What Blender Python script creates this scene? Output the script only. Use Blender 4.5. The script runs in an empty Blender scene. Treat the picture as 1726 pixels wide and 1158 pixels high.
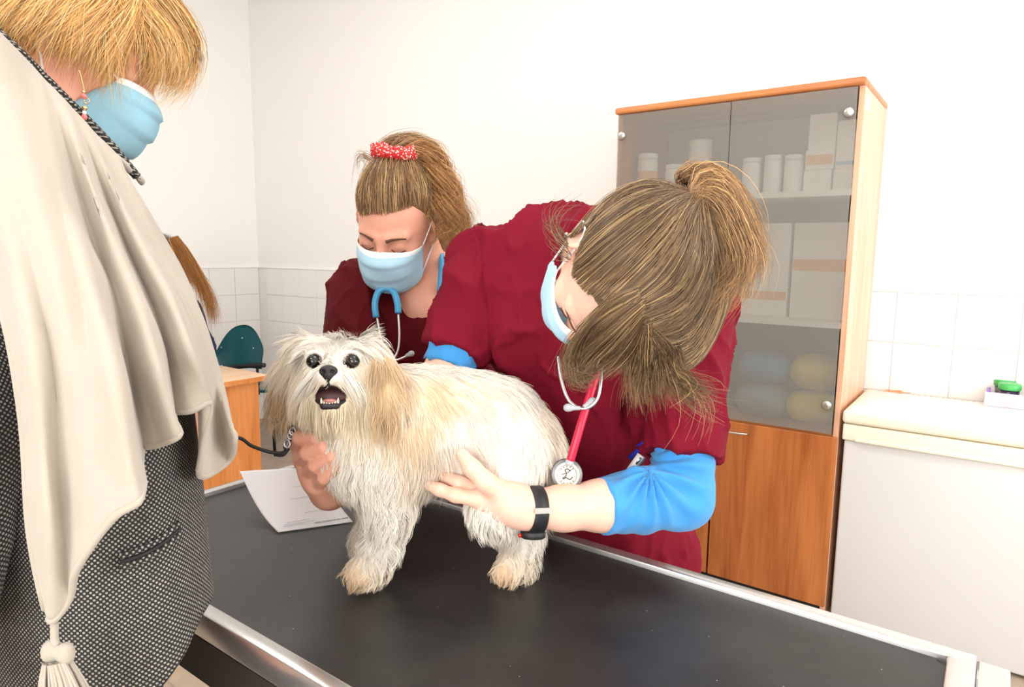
import bpy, bmesh, math, random
import numpy as np
from mathutils import Vector, Matrix, kdtree

random.seed(7)
RNG = np.random.default_rng(7)
scene = bpy.context.scene
C = scene.collection

# ------------------------------------------------------------------ camera
IMG_W, IMG_H, FOC = 1726, 1158, 1132.4
YAW, PITCH, ROLL, CAM_Z = -0.6314, 0.1347, 0.0111, 1.42
_f = np.array([math.sin(YAW) * math.cos(PITCH), math.cos(YAW) * math.cos(PITCH), -math.sin(PITCH)])
_r0 = np.array([math.cos(YAW), -math.sin(YAW), 0.0])
_u0 = np.cross(_r0, _f)
CR = math.cos(ROLL) * _r0 + math.sin(ROLL) * _u0
CU = -math.sin(ROLL) * _r0 + math.cos(ROLL) * _u0
CF = _f
CAM = np.array([0, 0, CAM_Z])
cam_data = bpy.data.cameras.new('camera')
cam_data.sensor_width = 36.0
cam_data.lens = 36.0 * FOC / IMG_W
cam_data.clip_start = 0.02
cam = bpy.data.objects.new('camera', cam_data)
C.objects.link(cam)
cam.matrix_world = Matrix(((CR[0], CU[0], -CF[0], CAM[0]), (CR[1], CU[1], -CF[1], CAM[1]),
                           (CR[2], CU[2], -CF[2], CAM[2]), (0, 0, 0, 1)))
scene.camera = cam

# ------------------------------------------------------------------ world, light, exposure
world = bpy.data.worlds.new('world')
scene.world = world
world.use_nodes = True
world.node_tree.nodes['Background'].inputs[0].default_value = (1.0, 1.0, 1.0, 1)
world.node_tree.nodes['Background'].inputs[1].default_value = 1.0
scene.view_settings.view_transform = 'Standard'
scene.view_settings.look = 'None'
scene.view_settings.gamma = 1.0
scene.view_settings.use_curve_mapping = False
scene.view_settings.exposure = 0.42
scene.cycles.diffuse_bounces = 7
scene.cycles.transparent_max_bounces = 16


def area_light(name, loc, rot, sx, sy, watts, col=(1, 1, 1)):
    l = bpy.data.lights.new(name, 'AREA')
    l.shape = 'RECTANGLE'
    l.size, l.size_y, l.energy, l.color = sx, sy, watts, col
    o = bpy.data.objects.new(name, l)
    C.objects.link(o)
    o.location, o.rotation_euler = loc, rot
    return o


# daylight entering by the window behind the photographer and by the window in the right-hand wall
area_light('daylight_window_behind', (0.5, -2.3, 1.75), (math.radians(90), 0, 0), 3.2, 1.7, 84, (1.0, 0.995, 0.985))
area_light('daylight_window_right', (2.55, 1.6, 1.75), (math.radians(90), 0, math.radians(90)), 2.6, 1.6, 58, (1.0, 0.995, 0.985))


# ------------------------------------------------------------------ pixel helpers
def ray(x, y):
    return CF + CR * (x - IMG_W / 2) / FOC + CU * (IMG_H / 2 - y) / FOC


def P(x, y, d):
    return CAM + d * ray(x, y)


def onz(x, y, z):
    v = ray(x, y)
    return CAM + v * (z - CAM_Z) / v[2]


def ony(x, y, Y):
    v = ray(x, y)
    return CAM + v * Y / v[1]


def cv(a, b, c):
    """direction given as (image right, image up, towards the camera)"""
    return a * CR + b * CU - c * CF


def unit(v):
    v = np.asarray(v, float)
    return v / np.linalg.norm(v)


# ------------------------------------------------------------------ materials
MATS = {}


def new_mat(name):
    m = bpy.data.materials.new(name)
    m.use_nodes = True
    MATS[name] = m
    return m, m.node_tree, m.node_tree.nodes['Principled BSDF']


def nd(nt, kind, **kw):
    n = nt.nodes.new(kind)
    for k, v in kw.items():
        if k in n.inputs.keys():
            n.inputs[k].default_value = v
        else:
            setattr(n, k, v)
    return n


def srgb(r, g, b):
    f = lambda c: (c / 255 / 12.92) if c / 255 <= 0.04045 else ((c / 255 + 0.055) / 1.055) ** 2.4
    return (f(r), f(g), f(b), 1)


def mat(name, col, rough=0.5, metal=0.0, var=0.0, scale=20.0, bump=0.0, bscale=200.0, stretch=(1, 1, 1), spec=0.5, sheen=0.0, sss=0.0, emit=0.0):
    if name in MATS:
        return MATS[name]
    m, nt, b = new_mat(name)
    b.inputs['Roughness'].default_value = rough
    b.inputs['Metallic'].default_value = metal
    b.inputs['Specular IOR Level'].default_value = spec
    b.inputs['Base Color'].default_value = col
    if sheen:
        b.inputs['Sheen Weight'].default_value = sheen
        b.inputs['Sheen Roughness'].default_value = 0.6
    if sss:
        b.inputs['Subsurface Weight'].default_value = sss
        b.inputs['Subsurface Radius'].default_value = (0.012, 0.004, 0.002)
        b.inputs['Subsurface Scale'].default_value = 0.6
    if emit:
        b.inputs['Emission Color'].default_value = col
        b.inputs['Emission Strength'].default_value = emit
    tc = nd(nt, 'ShaderNodeTexCoord')
    mp = nd(nt, 'ShaderNodeMapping')
    mp.inputs['Scale'].default_value = stretch
    nt.links.new(tc.outputs['Object'], mp.inputs[0])
    if var:
        n = nd(nt, 'ShaderNodeTexNoise', Scale=scale, Detail=4.0)
        nt.links.new(mp.outputs[0], n.inputs['Vector'])
        mx = nd(nt, 'ShaderNodeMix', data_type='RGBA')
        mx.inputs[6].default_value = tuple(c * (1 - var) for c in col[:3]) + (1,)
        mx.inputs[7].default_value = tuple(min(1, c * (1 + var)) for c in col[:3]) + (1,)
        nt.links.new(n.outputs[0], mx.inputs[0])
        nt.links.new(mx.outputs[2], b.inputs['Base Color'])
    if bump:
        n2 = nd(nt, 'ShaderNodeTexNoise', Scale=bscale, Detail=3.0)
        nt.links.new(mp.outputs[0], n2.inputs['Vector'])
        bp = nd(nt, 'ShaderNodeBump', Strength=bump, Distance=0.002)
        nt.links.new(n2.outputs[0], bp.inputs['Height'])
        nt.links.new(bp.outputs[0], b.inputs['Normal'])
    return m


def wood_mat(name, c1, c2, axis='z', rough=0.35):
    m, nt, b = new_mat(name)
    b.inputs['Roughness'].default_value = rough
    tc = nd(nt, 'ShaderNodeTexCoord')
    mp = nd(nt, 'ShaderNodeMapping')
    mp.inputs['Scale'].default_value = {'z': (9, 9, 0.9), 'x': (0.9, 9, 9), 'y': (9, 0.9, 9)}[axis]
    nt.links.new(tc.outputs['Object'], mp.inputs[0])
    n = nd(nt, 'ShaderNodeTexNoise', Scale=1.6, Detail=5.0, Distortion=0.6)
    nt.links.new(mp.outputs[0], n.inputs['Vector'])
    mp2 = nd(nt, 'ShaderNodeMapping')
    mp2.inputs['Scale'].default_value = {'z': (160, 160, 5), 'x': (5, 160, 160), 'y': (160, 5, 160)}[axis]
    nt.links.new(tc.outputs['Object'], mp2.inputs[0])
    n2 = nd(nt, 'ShaderNodeTexNoise', Scale=1.0, Detail=2.0)
    nt.links.new(mp2.outputs[0], n2.inputs['Vector'])
    add = nd(nt, 'ShaderNodeMath', operation='MULTIPLY_ADD')
    nt.links.new(n2.outputs[0], add.inputs[0])
    add.inputs[1].default_value = 0.35
    nt.links.new(n.outputs[0], add.inputs[2])
    rp = nd(nt, 'ShaderNodeValToRGB')
    rp.color_ramp.elements[0].position, rp.color_ramp.elements[0].color = 0.42, c1
    rp.color_ramp.elements[1].position, rp.color_ramp.elements[1].color = 0.85, c2
    nt.links.new(add.outputs[0], rp.inputs[0])
    nt.links.new(rp.outputs[0], b.inputs['Base Color'])
    return m


def attr_mat(name, attr='col', rough=0.5, spec=0.3, sheen=0.0, sss=0.0, transl=0.0):
    """colour read from a per-vertex colour attribute (coat, hair and cloth colours)"""
    m, nt, b = new_mat(name)
    a = nd(nt, 'ShaderNodeAttribute', attribute_name=attr)
    nt.links.new(a.outputs['Color'], b.inputs['Base Color'])
    b.inputs['Roughness'].default_value = rough
    b.inputs['Specular IOR Level'].default_value = spec
    if sss:
        b.inputs['Subsurface Weight'].default_value = sss
        b.inputs['Subsurface Radius'].default_value = (0.012, 0.004, 0.002)
        b.inputs['Subsurface Scale'].default_value = 0.5
    if sheen:
        b.inputs['Sheen Weight'].default_value = sheen
    if transl:
        t = nd(nt, 'ShaderNodeBsdfTranslucent')
        nt.links.new(a.outputs['Color'], t.inputs['Color'])
        mx = nd(nt, 'ShaderNodeMixShader')
        mx.inputs[0].default_value = transl
        nt.links.new(b.outputs[0], mx.inputs[1])
        nt.links.new(t.outputs[0], mx.inputs[2])
        nt.links.new(mx.outputs[0], nt.nodes['Material Output'].inputs[0])
    return m


# ------------------------------------------------------------------ object helpers
def link(o, parent=None):
    C.objects.link(o)
    if parent is not None:
        o.parent = parent
        bpy_inv = parent.matrix_world.inverted()
        o.matrix_parent_inverse = bpy_inv
    return o


def tag(o, label, cat, group=None, kind=None):
    if label:
        o['label'] = label
    if cat:
        o['category'] = cat
    if group:
        o['group'] = group
    if kind:
        o['kind'] = kind
    return o


def struct(o):
    o['kind'] = 'structure'
    return o


def thing(name, label, cat, loc, group=None):
    o = bpy.data.objects.new(name, None)
    o.empty_display_size = 0.05
    C.objects.link(o)
    o.location = tuple(map(float, loc))
    bpy.context.view_layer.update()
    return tag(o, label, cat, group)


def mesh_obj(name, verts, faces, m, parent=None, smooth=False, cols=None):
    me = bpy.data.meshes.new(name)
    verts = np.asarray(verts, np.float32)
    if isinstance(faces, np.ndarray) and faces.ndim == 2:
        nf, k = faces.shape
        me.vertices.add(len(verts))
        me.vertices.foreach_set('co', verts.ravel())
        me.loops.add(nf * k)
        me.loops.foreach_set('vertex_index', faces.astype(np.int32).ravel())
        me.polygons.add(nf)
        me.polygons.foreach_set('loop_start', np.arange(0, nf * k, k, dtype=np.int32))
        me.polygons.foreach_set('loop_total', np.full(nf, k, np.int32))
        me.update(calc_edges=True)
    else:
        me.from_pydata([tuple(map(float, v)) for v in verts], [], [tuple(map(int, f)) for f in faces])
        me.update()
    if cols is not None:
        a = me.color_attributes.new('col', 'FLOAT_COLOR', 'POINT')
        cc = np.ones((len(verts), 4), np.float32)
        cc[:, :3] = cols
        a.data.foreach_set('color', cc.ravel())
    if smooth:
        me.polygons.foreach_set('use_smooth', np.ones(len(me.polygons), bool))
    if m is not None:
        me.materials.append(m)
    o = bpy.data.objects.new(name, me)
    return link(o, parent)


def bm_obj(name, bm, m, parent=None, smooth=False):
    me = bpy.data.meshes.new(name)
    bm.normal_update()
    bm.to_mesh(me)
    bm.free()
    if smooth:
        me.polygons.foreach_set('use_smooth', np.ones(len(me.polygons), bool))
    if m is not None:
        me.materials.append(m)
    o = bpy.data.objects.new(name, me)
    return link(o, parent)


def add_box(bm, lo, hi, bev=0.0, seg=2):
    r = bmesh.ops.create_cube(bm, size=1.0)
    vs = r['verts']
    lo, hi = Vector(tuple(map(float, lo))), Vector(tuple(map(float, hi)))
    for v in vs:
        v.co = Vector(((v.co.x + .5) * (hi.x - lo.x) + lo.x, (v.co.y + .5) * (hi.y - lo.y) + lo.y, (v.co.z + .5) * (hi.z - lo.z) + lo.z))
    if bev > 0:
        es = list({e for v in vs for e in v.link_edges})
        bmesh.ops.bevel(bm, geom=es, offset=bev, segments=seg, profile=0.5, affect='EDGES')


def box(name, lo, hi, m, parent=None, bev=0.0, seg=2, smooth=False):
    bm = bmesh.new()
    add_box(bm, lo, hi, bev, seg)
    return bm_obj(name, bm, m, parent, smooth)


def tube_arrays(pts, rad, sides=10, closed=False, cap=True, flat=None):
    """tube along a polyline; rad scalar or per point; flat=(normal, factor) squashes it"""
    pts = np.asarray(pts, float)
    n = len(pts)
    rad = np.broadcast_to(np.asarray(rad, float), (n,))
    t = np.gradient(pts, axis=0) if not closed else np.roll(pts, -1, 0) - np.roll(pts, 1, 0)
    t /= np.linalg.norm(t, axis=1)[:, None] + 1e-12
    nrm = np.zeros_like(pts)
    a = np.array([0, 0, 1.0]) if abs(t[0][2]) < 0.9 else np.array([1.0, 0, 0])
    if flat is not None:
        a = unit(flat[0])
    cur = a - t[0] * (a @ t[0])
    cur /= np.linalg.norm(cur)
    for i in range(n):
        src = a if flat is not None else cur
        cur = src - t[i] * (src @ t[i])
        cur /= np.linalg.norm(cur) + 1e-12
        nrm[i] = cur
    bi = np.cross(t, nrm)
    ang = np.linspace(0, 2 * math.pi, sides, endpoint=False)
    fk = 1.0 if flat is None else flat[1]
    v = (pts[:, None] + rad[:, None, None] * (np.cos(ang)[None, :, None] * nrm[:, None] * fk + np.sin(ang)[None, :, None] * bi[:, None])).reshape(-1, 3)
    f = []
    m = n if closed else n - 1
    for i in range(m):
        j = (i + 1) % n
        for s in range(sides):
            s2 = (s + 1) % sides
            f.append((i * sides + s, i * sides + s2, j * sides + s2, j * sides + s))
    if cap and not closed:
        f.append(tuple(range(sides))[::-1])
        f.append(tuple((n - 1) * sides + s for s in range(sides)))
    return v, f


def tube(name, pts, rad, m, parent=None, sides=10, closed=False, flat=None):
    v, f = tube_arrays(pts, rad, sides, closed, True, flat)
    return mesh_obj(name, v, f, m, parent, smooth=True)


def spline(pts, n=40):
    """Catmull-Rom through points"""
    p = np.asarray(pts, float)
    if len(p) == 2:
        return p[0] + (p[1] - p[0]) * np.linspace(0, 1, n)[:, None]
    q = np.vstack([2 * p[0] - p[1], p, 2 * p[-1] - p[-2]])
    out = []
    u = np.linspace(0, len(p) - 1 - 1e-9, n)
    for x in u:
        i = int(x)
        t = x - i
        a, b, c, d = q[i], q[i + 1], q[i + 2], q[i + 3]
        out.append(0.5 * (2 * b + (c - a) * t + (2 * a - 5 * b + 4 * c - d) * t * t + (3 * b - a - 3 * c + d) * t ** 3))
    return np.array(out)


def lathe(name, prof, m, parent=None, loc=(0, 0, 0), seg=24, axis=None, smooth=True):
    """prof: list of (radius, height) along axis (default z)"""
    z = np.array([0, 0, 1.0]) if axis is None else unit(axis)
    a = np.array([1.0, 0, 0]) if abs(z[0]) < 0.9 else np.array([0, 1.0, 0])
    x = unit(np.cross(a, z))
    y = np.cross(z, x)
    v, f = [], []
    for r, h in prof:
        for k in range(seg):
            t = 2 * math.pi * k / seg
            v.append(np.asarray(loc, float) + x * r * math.cos(t) + y * r * math.sin(t) + z * h)
    for i in range(len(prof) - 1):
        for k in range(seg):
            k2 = (k + 1) % seg
            f.append((i * seg + k, i * seg + k2, (i + 1) * seg + k2, (i + 1) * seg + k))
    f.append(tuple(range(seg))[::-1])
    f.append(tuple((len(prof) - 1) * seg + k for k in range(seg)))
    return mesh_obj(name, v, f, m, parent, smooth=smooth)


def shade_auto(o, deg=35):
    me = o.data
    me.polygons.foreach_set('use_smooth', np.ones(len(me.polygons), bool))
    me.set_sharp_from_angle(angle=math.radians(deg))
    return o


def text_obj(name, body, size, m, loc, xdir, ydir, parent=None, extrude=0.0, align='LEFT'):
    cu = bpy.data.curves.new(name, 'FONT')
    cu.body, cu.size, cu.extrude, cu.align_x = body, size, extrude, align
    cu.materials.append(m)
    o = bpy.data.objects.new(name, cu)
    x, y = unit(xdir), unit(ydir)
    y = unit(y - x * (x @ y))
    z = np.cross(x, y)
    link(o, None)
    o.matrix_world = Matrix(((x[0], y[0], z[0], loc[0]), (x[1], y[1], z[1], loc[1]), (x[2], y[2], z[2], loc[2]), (0, 0, 0, 1)))
    if parent is not None:
        o.parent = parent
        o.matrix_parent_inverse = parent.matrix_world.inverted()
    return o


# ------------------------------------------------------------------ implicit-surface modelling
class Field:
    """a signed-distance grid: blend capsules and ellipsoids, then pull out one continuous surface"""

    def __init__(s, lo, hi, h):
        s.lo, s.h = np.asarray(lo, float), h
        s.n = np.ceil((np.asarray(hi, float) - s.lo) / h).astype(int) + 1
        s.d = np.full(s.n, 1.0, np.float32)

    def _win(s, lo, hi):
        a = np.clip(np.floor((lo - s.lo) / s.h).astype(int), 0, s.n)
        b = np.clip(np.ceil((hi - s.lo) / s.h).astype(int) + 1, 0, s.n)
        if np.any(b <= a):
            return None
        g = [(s.lo[i] + s.h * np.arange(a[i], b[i])).astype(np.float32) for i in range(3)]
        return tuple(slice(a[i], b[i]) for i in range(3)), g[0][:, None, None], g[1][None, :, None], g[2][None, None, :]

    def _mix(s, sl, d, k, op):
        o = s.d[sl]
        if op == 'add':
            if k > 0:
                h = np.maximum(k - np.abs(o - d), 0) / k
                s.d[sl] = np.minimum(o, d) - h * h * k * 0.25
            else:
                s.d[sl] = np.minimum(o, d)
        elif op == 'sub':
            d = -d
            if k > 0:
                h = np.maximum(k - np.abs(o - d), 0) / k
                s.d[sl] = np.maximum(o, d) + h * h * k * 0.25
            else:
                s.d[sl] = np.maximum(o, d)

    def cap(s, a, b, ra, rb=None, k=0.02, flat=None, op='add'):
        rb = ra if rb is None else rb
        a, b = np.asarray(a, float), np.asarray(b, float)
        m = max(ra, rb) * (1.0 if flat is None else max(1.0, flat[1])) + k + 3 * s.h
        w = s._win(np.minimum(a, b) - m, np.maximum(a, b) + m)
        if w is None:
            return s
        sl, X, Y, Z = w
        x, y, z = X - a[0], Y - a[1], Z - a[2]
        ba = b - a
        L = float(ba @ ba) + 1e-12
        t = np.clip((x * ba[0] + y * ba[1] + z * ba[2]) / L, 0, 1)
        x, y, z = x - t * ba[0], y - t * ba[1], z - t * ba[2]
        if flat is not None:
            nrm = unit(flat[0])
            q = (x * nrm[0] + y * nrm[1] + z * nrm[2]) * (1 / flat[1] - 1)
            x, y, z = x + q * nrm[0], y + q * nrm[1], z + q * nrm[2]
        d = np.sqrt(x * x + y * y + z * z) - (ra + (rb - ra) * t)
        s._mix(sl, d, k, op)
        return s

    def chain(s, pts, rads, k=0.02, flat=None):
        for i in range(len(pts) - 1):
            s.cap(pts[i], pts[i + 1], rads[i], rads[i + 1], k, flat)
        return s

    def ell(s, c, r, fr=None, k=0.02, op='add'):
        c, r = np.asarray(c, float), np.asarray(r, float)
        fr = np.eye(3) if fr is None else np.asarray(fr, float)
        m = np.max(r) + k + 3 * s.h
        w = s._win(c - m, c + m)
        if w is None:
            return s
        sl, X, Y, Z = w
        x, y, z = X - c[0], Y - c[1], Z - c[2]
        q = [(x * fr[i][0] + y * fr[i][1] + z * fr[i][2]) / r[i] for i in range(3)]
        k0 = np.sqrt(q[0] ** 2 + q[1] ** 2 + q[2] ** 2)
        k1 = np.sqrt((q[0] / r[0]) ** 2 + (q[1] / r[1]) ** 2 + (q[2] / r[2]) ** 2) + 1e-9
        s._mix(sl, k0 * (k0 - 1) / k1, k, op)
        return s

    def plane_cut(s, p, n, k=0.0):
        """remove everything on the side the normal points to"""
        n = unit(n)
        g = [(s.lo[i] + s.h * np.arange(s.n[i])).astype(np.float32) for i in range(3)]
        d = (g[0][:, None, None] - p[0]) * n[0] + (g[1][None, :, None] - p[1]) * n[1] + (g[2][None, None, :] - p[2]) * n[2]
        s.d = np.maximum(s.d, d)
        return s

    def mesh(s, smooth=1):
        d, n = s.d, s.n
        ins = d < 0
        cn = n - 1
        acc = np.zeros((int(np.prod(cn)), 3))
        cnt = np.zeros(int(np.prod(cn)))
        quads = []
        st = np.array([cn[1] * cn[2], cn[2], 1])
        for ax in range(3):
            sa = [slice(None)] * 3
            sb = [slice(None)] * 3
            sa[ax], sb[ax] = slice(0, -1), slice(1, None)
            A, B = d[tuple(sa)], d[tuple(sb)]
            idx = np.argwhere(ins[tuple(sa)] != ins[tuple(sb)])
            if not len(idx):
                continue
            da, db = A[tuple(idx.T)], B[tuple(idx.T)]
            t = da / (da - db)
            p = idx.astype(float)
            p[:, ax] += t
            o1, o2 = [(1, 2), (2, 0), (0, 1)][ax]
            ok = (idx[:, o1] > 0) & (idx[:, o2] > 0) & (idx[:, o1] < cn[o1]) & (idx[:, o2] < cn[o2])
            idx, p, da = idx[ok], p[ok], da[ok]
            cells = []
            for e1, e2 in ((1, 1), (0, 1), (0, 0), (1, 0)):
                c = idx.copy()
                c[:, o1] -= e1
                c[:, o2] -= e2
                cells.append(c @ st)
            for c in cells:
                for j in range(3):
                    acc[:, j] += np.bincount(c, p[:, j], len(acc))
                cnt += np.bincount(c, minlength=len(cnt))
            q = np.stack(cells, 1)
            neg = da < 0
            q[~neg] = q[~neg][:, ::-1]
            quads.append(q)
        quads = np.vstack(quads)
        used = np.unique(quads)
        remap = np.full(len(cnt), -1)
        remap[used] = np.arange(len(used))
        v = s.lo + s.h * (acc[used] / cnt[used][:, None])
        f = remap[quads]
        for _ in range(smooth):
            v = lap(v, f)
        return v, f


def lap(v, f, w=0.5):
    a = np.zeros_like(v)
    c = np.zeros(len(v))
    k = f.shape[1]
    for i in range(k):
        x, y = f[:, i], f[:, (i + 1) % k]
        for j in range(3):
            a[:, j] += np.bincount(x, v[y, j], len(v)) + np.bincount(y, v[x, j], len(v))
        c += np.bincount(x, minlength=len(v)) + np.bincount(y, minlength=len(v))
    return v * (1 - w) + w * a / np.maximum(c, 1)[:, None]


def vnormals(v, f):
    a = v[f[:, 0]] - v[f[:, 2]]
    b = v[f[:, 1]] - v[f[:, 3 % f.shape[1]]]
    n = np.cross(a, b)
    out = np.zeros_like(v)
    for i in range(f.shape[1]):
        for j in range(3):
            out[:, j] += np.bincount(f[:, i], n[:, j], len(v))
    return out / (np.linalg.norm(out, axis=1)[:, None] + 1e-12)


def join(*vf):
    V, Fs, o = [], [], 0
    for v, f in vf:
        V.append(v)
        Fs.append(np.asarray(f) + o)
        o += len(v)
    return np.vstack(V), np.vstack(Fs)


def noise3(p, scale=1.0, seed=0):
    """smooth value noise, -1..1"""
    q = np.asarray(p, float) * scale + seed * 17.31
    i = np.floor(q).astype(np.int64)
    t = q - i
    t = t * t * (3 - 2 * t)

    def hsh(ix, iy, iz):
        h = (ix * 374761393 + iy * 668265263 + iz * 2147483647 + seed * 1442695041) & 0xffffffff
        h = ((h ^ (h >> 13)) * 1274126177) & 0xffffffff
        h = (h ^ (h >> 16)) & 0xffff
        return h / 32767.5 - 1
    r = 0
    for a in (0, 1):
        for b in (0, 1):
            for c in (0, 1):
                w = (t[..., 0] if a else 1 - t[..., 0]) * (t[..., 1] if b else 1 - t[..., 1]) * (t[..., 2] if c else 1 - t[..., 2])
                r = r + w * hsh(i[..., 0] + a, i[..., 1] + b, i[..., 2] + c)
    return r


def strands_mesh(paths, radius, cols, sides=3, taper=True, tcol=None):
    """paths (N,S,3) -> one mesh of tapered tubes; cols (N,3) root colour, tcol (N,3) tip colour"""
    N, S, _ = paths.shape
    t = np.gradient(paths, axis=1)
    t /= np.linalg.norm(t, axis=2, keepdims=True) + 1e-12
    ref = np.where(np.abs(t[:, :1, 2:3]) < 0.8, np.array([0, 0, 1.0]), np.array([1.0, 0, 0]))
    nrm = np.cross(t, np.broadcast_to(ref, t.shape))
    nrm /= np.linalg.norm(nrm, axis=2, keepdims=True) + 1e-12
    bi = np.cross(t, nrm)
    u = np.linspace(0, 1, S)
    prof = (1 - 0.85 * u ** 2) if taper else np.ones(S)
    rad = np.broadcast_to(np.asarray(radius, float), (N,))[:, None] * prof[None]
    ang = np.arange(sides) * 2 * math.pi / sides
    v = paths[:, :, None] + rad[:, :, None, None] * (np.cos(ang)[None, None, :, None] * nrm[:, :, None] + np.sin(ang)[None, None, :, None] * bi[:, :, None])
    base = (np.arange(N) * S * sides)[:, None, None]
    i = np.arange(S - 1)[None, :, None] * sides
    k = np.arange(sides)[None, None, :]
    k2 = (k + 1) % sides
    q = np.stack([base + i + k, base + i + k2, base + i + sides + k2, base + i + sides + k], -1).reshape(-1, 4)
    if tcol is None:
        cc = np.repeat(cols[:, None], S, 1)
    else:
        cc = cols[:, None] * (1 - u)[None, :, None] + tcol[:, None] * u[None, :, None]
    cc = np.repeat(cc[:, :, None], sides, 2).reshape(-1, 3)
    return v.reshape(-1, 3), q, cc


def resample(path, S):
    path = np.asarray(path, float)
    d = np.r_[0, np.cumsum(np.linalg.norm(np.diff(path, axis=0), axis=1))]
    u = np.linspace(0, d[-1], S)
    return np.stack([np.interp(u, d, path[:, j]) for j in range(3)], 1)


# ------------------------------------------------------------------ the room
XL, XR, YB, YN, ZC = -5.0, 2.65, 3.27, -2.4, 3.4
TILE_TOP, TS = 1.272, 0.2150
M_wall = mat('wall paint warm white', (0.86, 0.855, 0.835, 1), 0.75, var=0.015, scale=3.0, bump=0.08, bscale=90)
M_tile = mat('white glazed wall tile', (0.83, 0.82, 0.805, 1), 0.22, var=0.012, scale=6)
M_grout = mat('pale grout', (0.79, 0.78, 0.76, 1), 0.85)
M_ceil = mat('ceiling white', (0.86, 0.86, 0.85, 1), 0.9)
M_white = mat('white lacquer', (0.85, 0.85, 0.84, 1), 0.4)

m, nt, b = new_mat('floor taupe tile')
b.inputs['Roughness'].default_value = 0.45
tc = nd(nt, 'ShaderNodeTexCoord')
br = nd(nt, 'ShaderNodeTexBrick', Scale=1.0)
br.offset = 0.0
br.inputs['Brick Width'].default_value = 0.33
br.inputs['Row Height'].default_value = 0.33
br.inputs['Mortar Size'].default_value = 0.004
br.inputs['Color1'].default_value = (0.47, 0.37, 0.28, 1)
br.inputs['Color2'].default_value = (0.44, 0.345, 0.265, 1)
br.inputs['Mortar'].default_value = (0.36, 0.30, 0.24, 1)
nz = nd(nt, 'ShaderNodeTexNoise', Scale=14.0, Detail=5.0)
mx = nd(nt, 'ShaderNodeMix', data_type='RGBA', blend_type='MULTIPLY')
mx.inputs[0].default_value = 0.35
nt.links.new(tc.outputs['Object'], br.inputs['Vector'])
nt.links.new(tc.outputs['Object'], nz.inputs['Vector'])
nt.links.new(br.outputs[0], mx.inputs[6])
nt.links.new(nz.outputs[0], mx.inputs[7])
nt.links.new(mx.outputs[2], b.inputs['Base Color'])
M_floor = m

struct(box('floor', (XL - .1, YN - .1, -0.08), (XR + .1, YB + .1, 0), M_floor))
struct(box('ceiling', (XL - .1, YN - .1, ZC), (XR + .1, YB + .1, ZC + .08), M_ceil))
wall_back = struct(box('wall_back', (XL - .1, YB, 0), (XR + .1, YB + .1, ZC), M_wall))
wall_left = struct(box('wall_left', (XL - .1, YN - .1, 0), (XL, YB, ZC), M_wall))


def holed_wall(name, u0, u1, w0, w1, z0, z1, mk):
    bm = bmesh.new()
    for a, b_, c, d in ((u0, w0, 0, ZC), (w1, u1, 0, ZC), (w0, w1, 0, z0), (w0, w1, z1, ZC)):
        add_box(bm, *mk(a, b_, c, d))
    return struct(bm_obj(name, bm, M_wall))


holed_wall('wall_front', XL - .1, XR + .1, -1.1, 2.1, 0.9, 2.6, lambda a, b, c, d: ((a, YN - .1, c), (b, YN, d)))
holed_wall('wall_right', YN - .1, YB + .1, 0.3, 2.9, 0.95, 2.55, lambda a, b, c, d: ((XR, a, c), (XR + .1, b, d)))
# window frames with mullions
bm = bmesh.new()
for a, b_, c, d in ((-1.1, 2.1, 0.9, 0.96), (-1.1, 2.1, 2.54, 2.6), (-1.1, -1.04, .9, 2.6), (2.04, 2.1, .9, 2.6), (.47, .53, .9, 2.6)):
    add_box(bm, (a, YN - .08, c), (b_, YN - .02, d))
struct(bm_obj('window_1', bm, M_white))
bm = bmesh.new()
for a, b_, c, d in ((.3, 2.9, .95, 1.01), (.3, 2.9, 2.49, 2.55), (.3, .36, .95, 2.55), (2.84, 2.9, .95, 2.55), (1.57, 1.63, .95, 2.55)):
    add_box(bm, (XR + .02, a, c), (XR + .08, b_, d))
struct(bm_obj('window_2', bm, M_white))

# tiled wainscot: grout bed and single tiles
gb = box('grout_bed', (XL, YB - .006, 0), (XR, YB, TILE_TOP), M_grout, wall_back)
gl = box('grout_bed', (XL, YN, 0), (XL + .006, YB - .006, TILE_TOP), M_grout, wall_left)
tile_b = tile_l = None
G = 0.0028


def tile_mesh(size, nrm):
    bm = bmesh.new()
    add_box(bm, (-size / 2, -size / 2, 0), (size / 2, size / 2, .006), .0012, 1)
    rot = Matrix.Rotation(math.radians(90), 4, 'X') if nrm == 'y' else Matrix.Rotation(math.radians(90), 4, 'Y')
    bm.transform(rot)
    me = bpy.data.meshes.new('tile')
    bm.normal_update()
    bm.to_mesh(me)
    bm.free()
    me.materials.append(M_tile)
    return me


me_b, me_l = tile_mesh(TS - G, 'y'), tile_mesh(TS - G, 'x')
for r in range(6):
    z = TILE_TOP - TS * (r + .5)
    if z - TS / 2 < -0.03:
        break
    for c in range(40):
        x = -0.152 + TS * (c - 22 - .5)
        if x - TS / 2 < XL or x + TS / 2 > 1.2:
            continue
        o = bpy.data.objects.new('tile', me_b)
        o.location = (x, YB - .006, z)
        link(o, wall_back)
        o.matrix_parent_inverse.identity()
    for c in range(15):
        y = YB - .008 - TS * (c + .5)
        o = bpy.data.objects.new('tile', me_l)
        o.location = (XL + .006, y, z)
        link(o, wall_left)
        o.matrix_parent_inverse.identity()

# the thin cap strip that closes the tiling
M_cap = mat('cap strip white', (0.86, 0.855, 0.84, 1), 0.3)
struct(box('trim_1', (XL, YB - .015, TILE_TOP), (XR, YB, TILE_TOP + .008), M_cap))
struct(box('trim_2', (XL, YN, TILE_TOP), (XL + .015, YB - .015, TILE_TOP + .008), M_cap))

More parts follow.
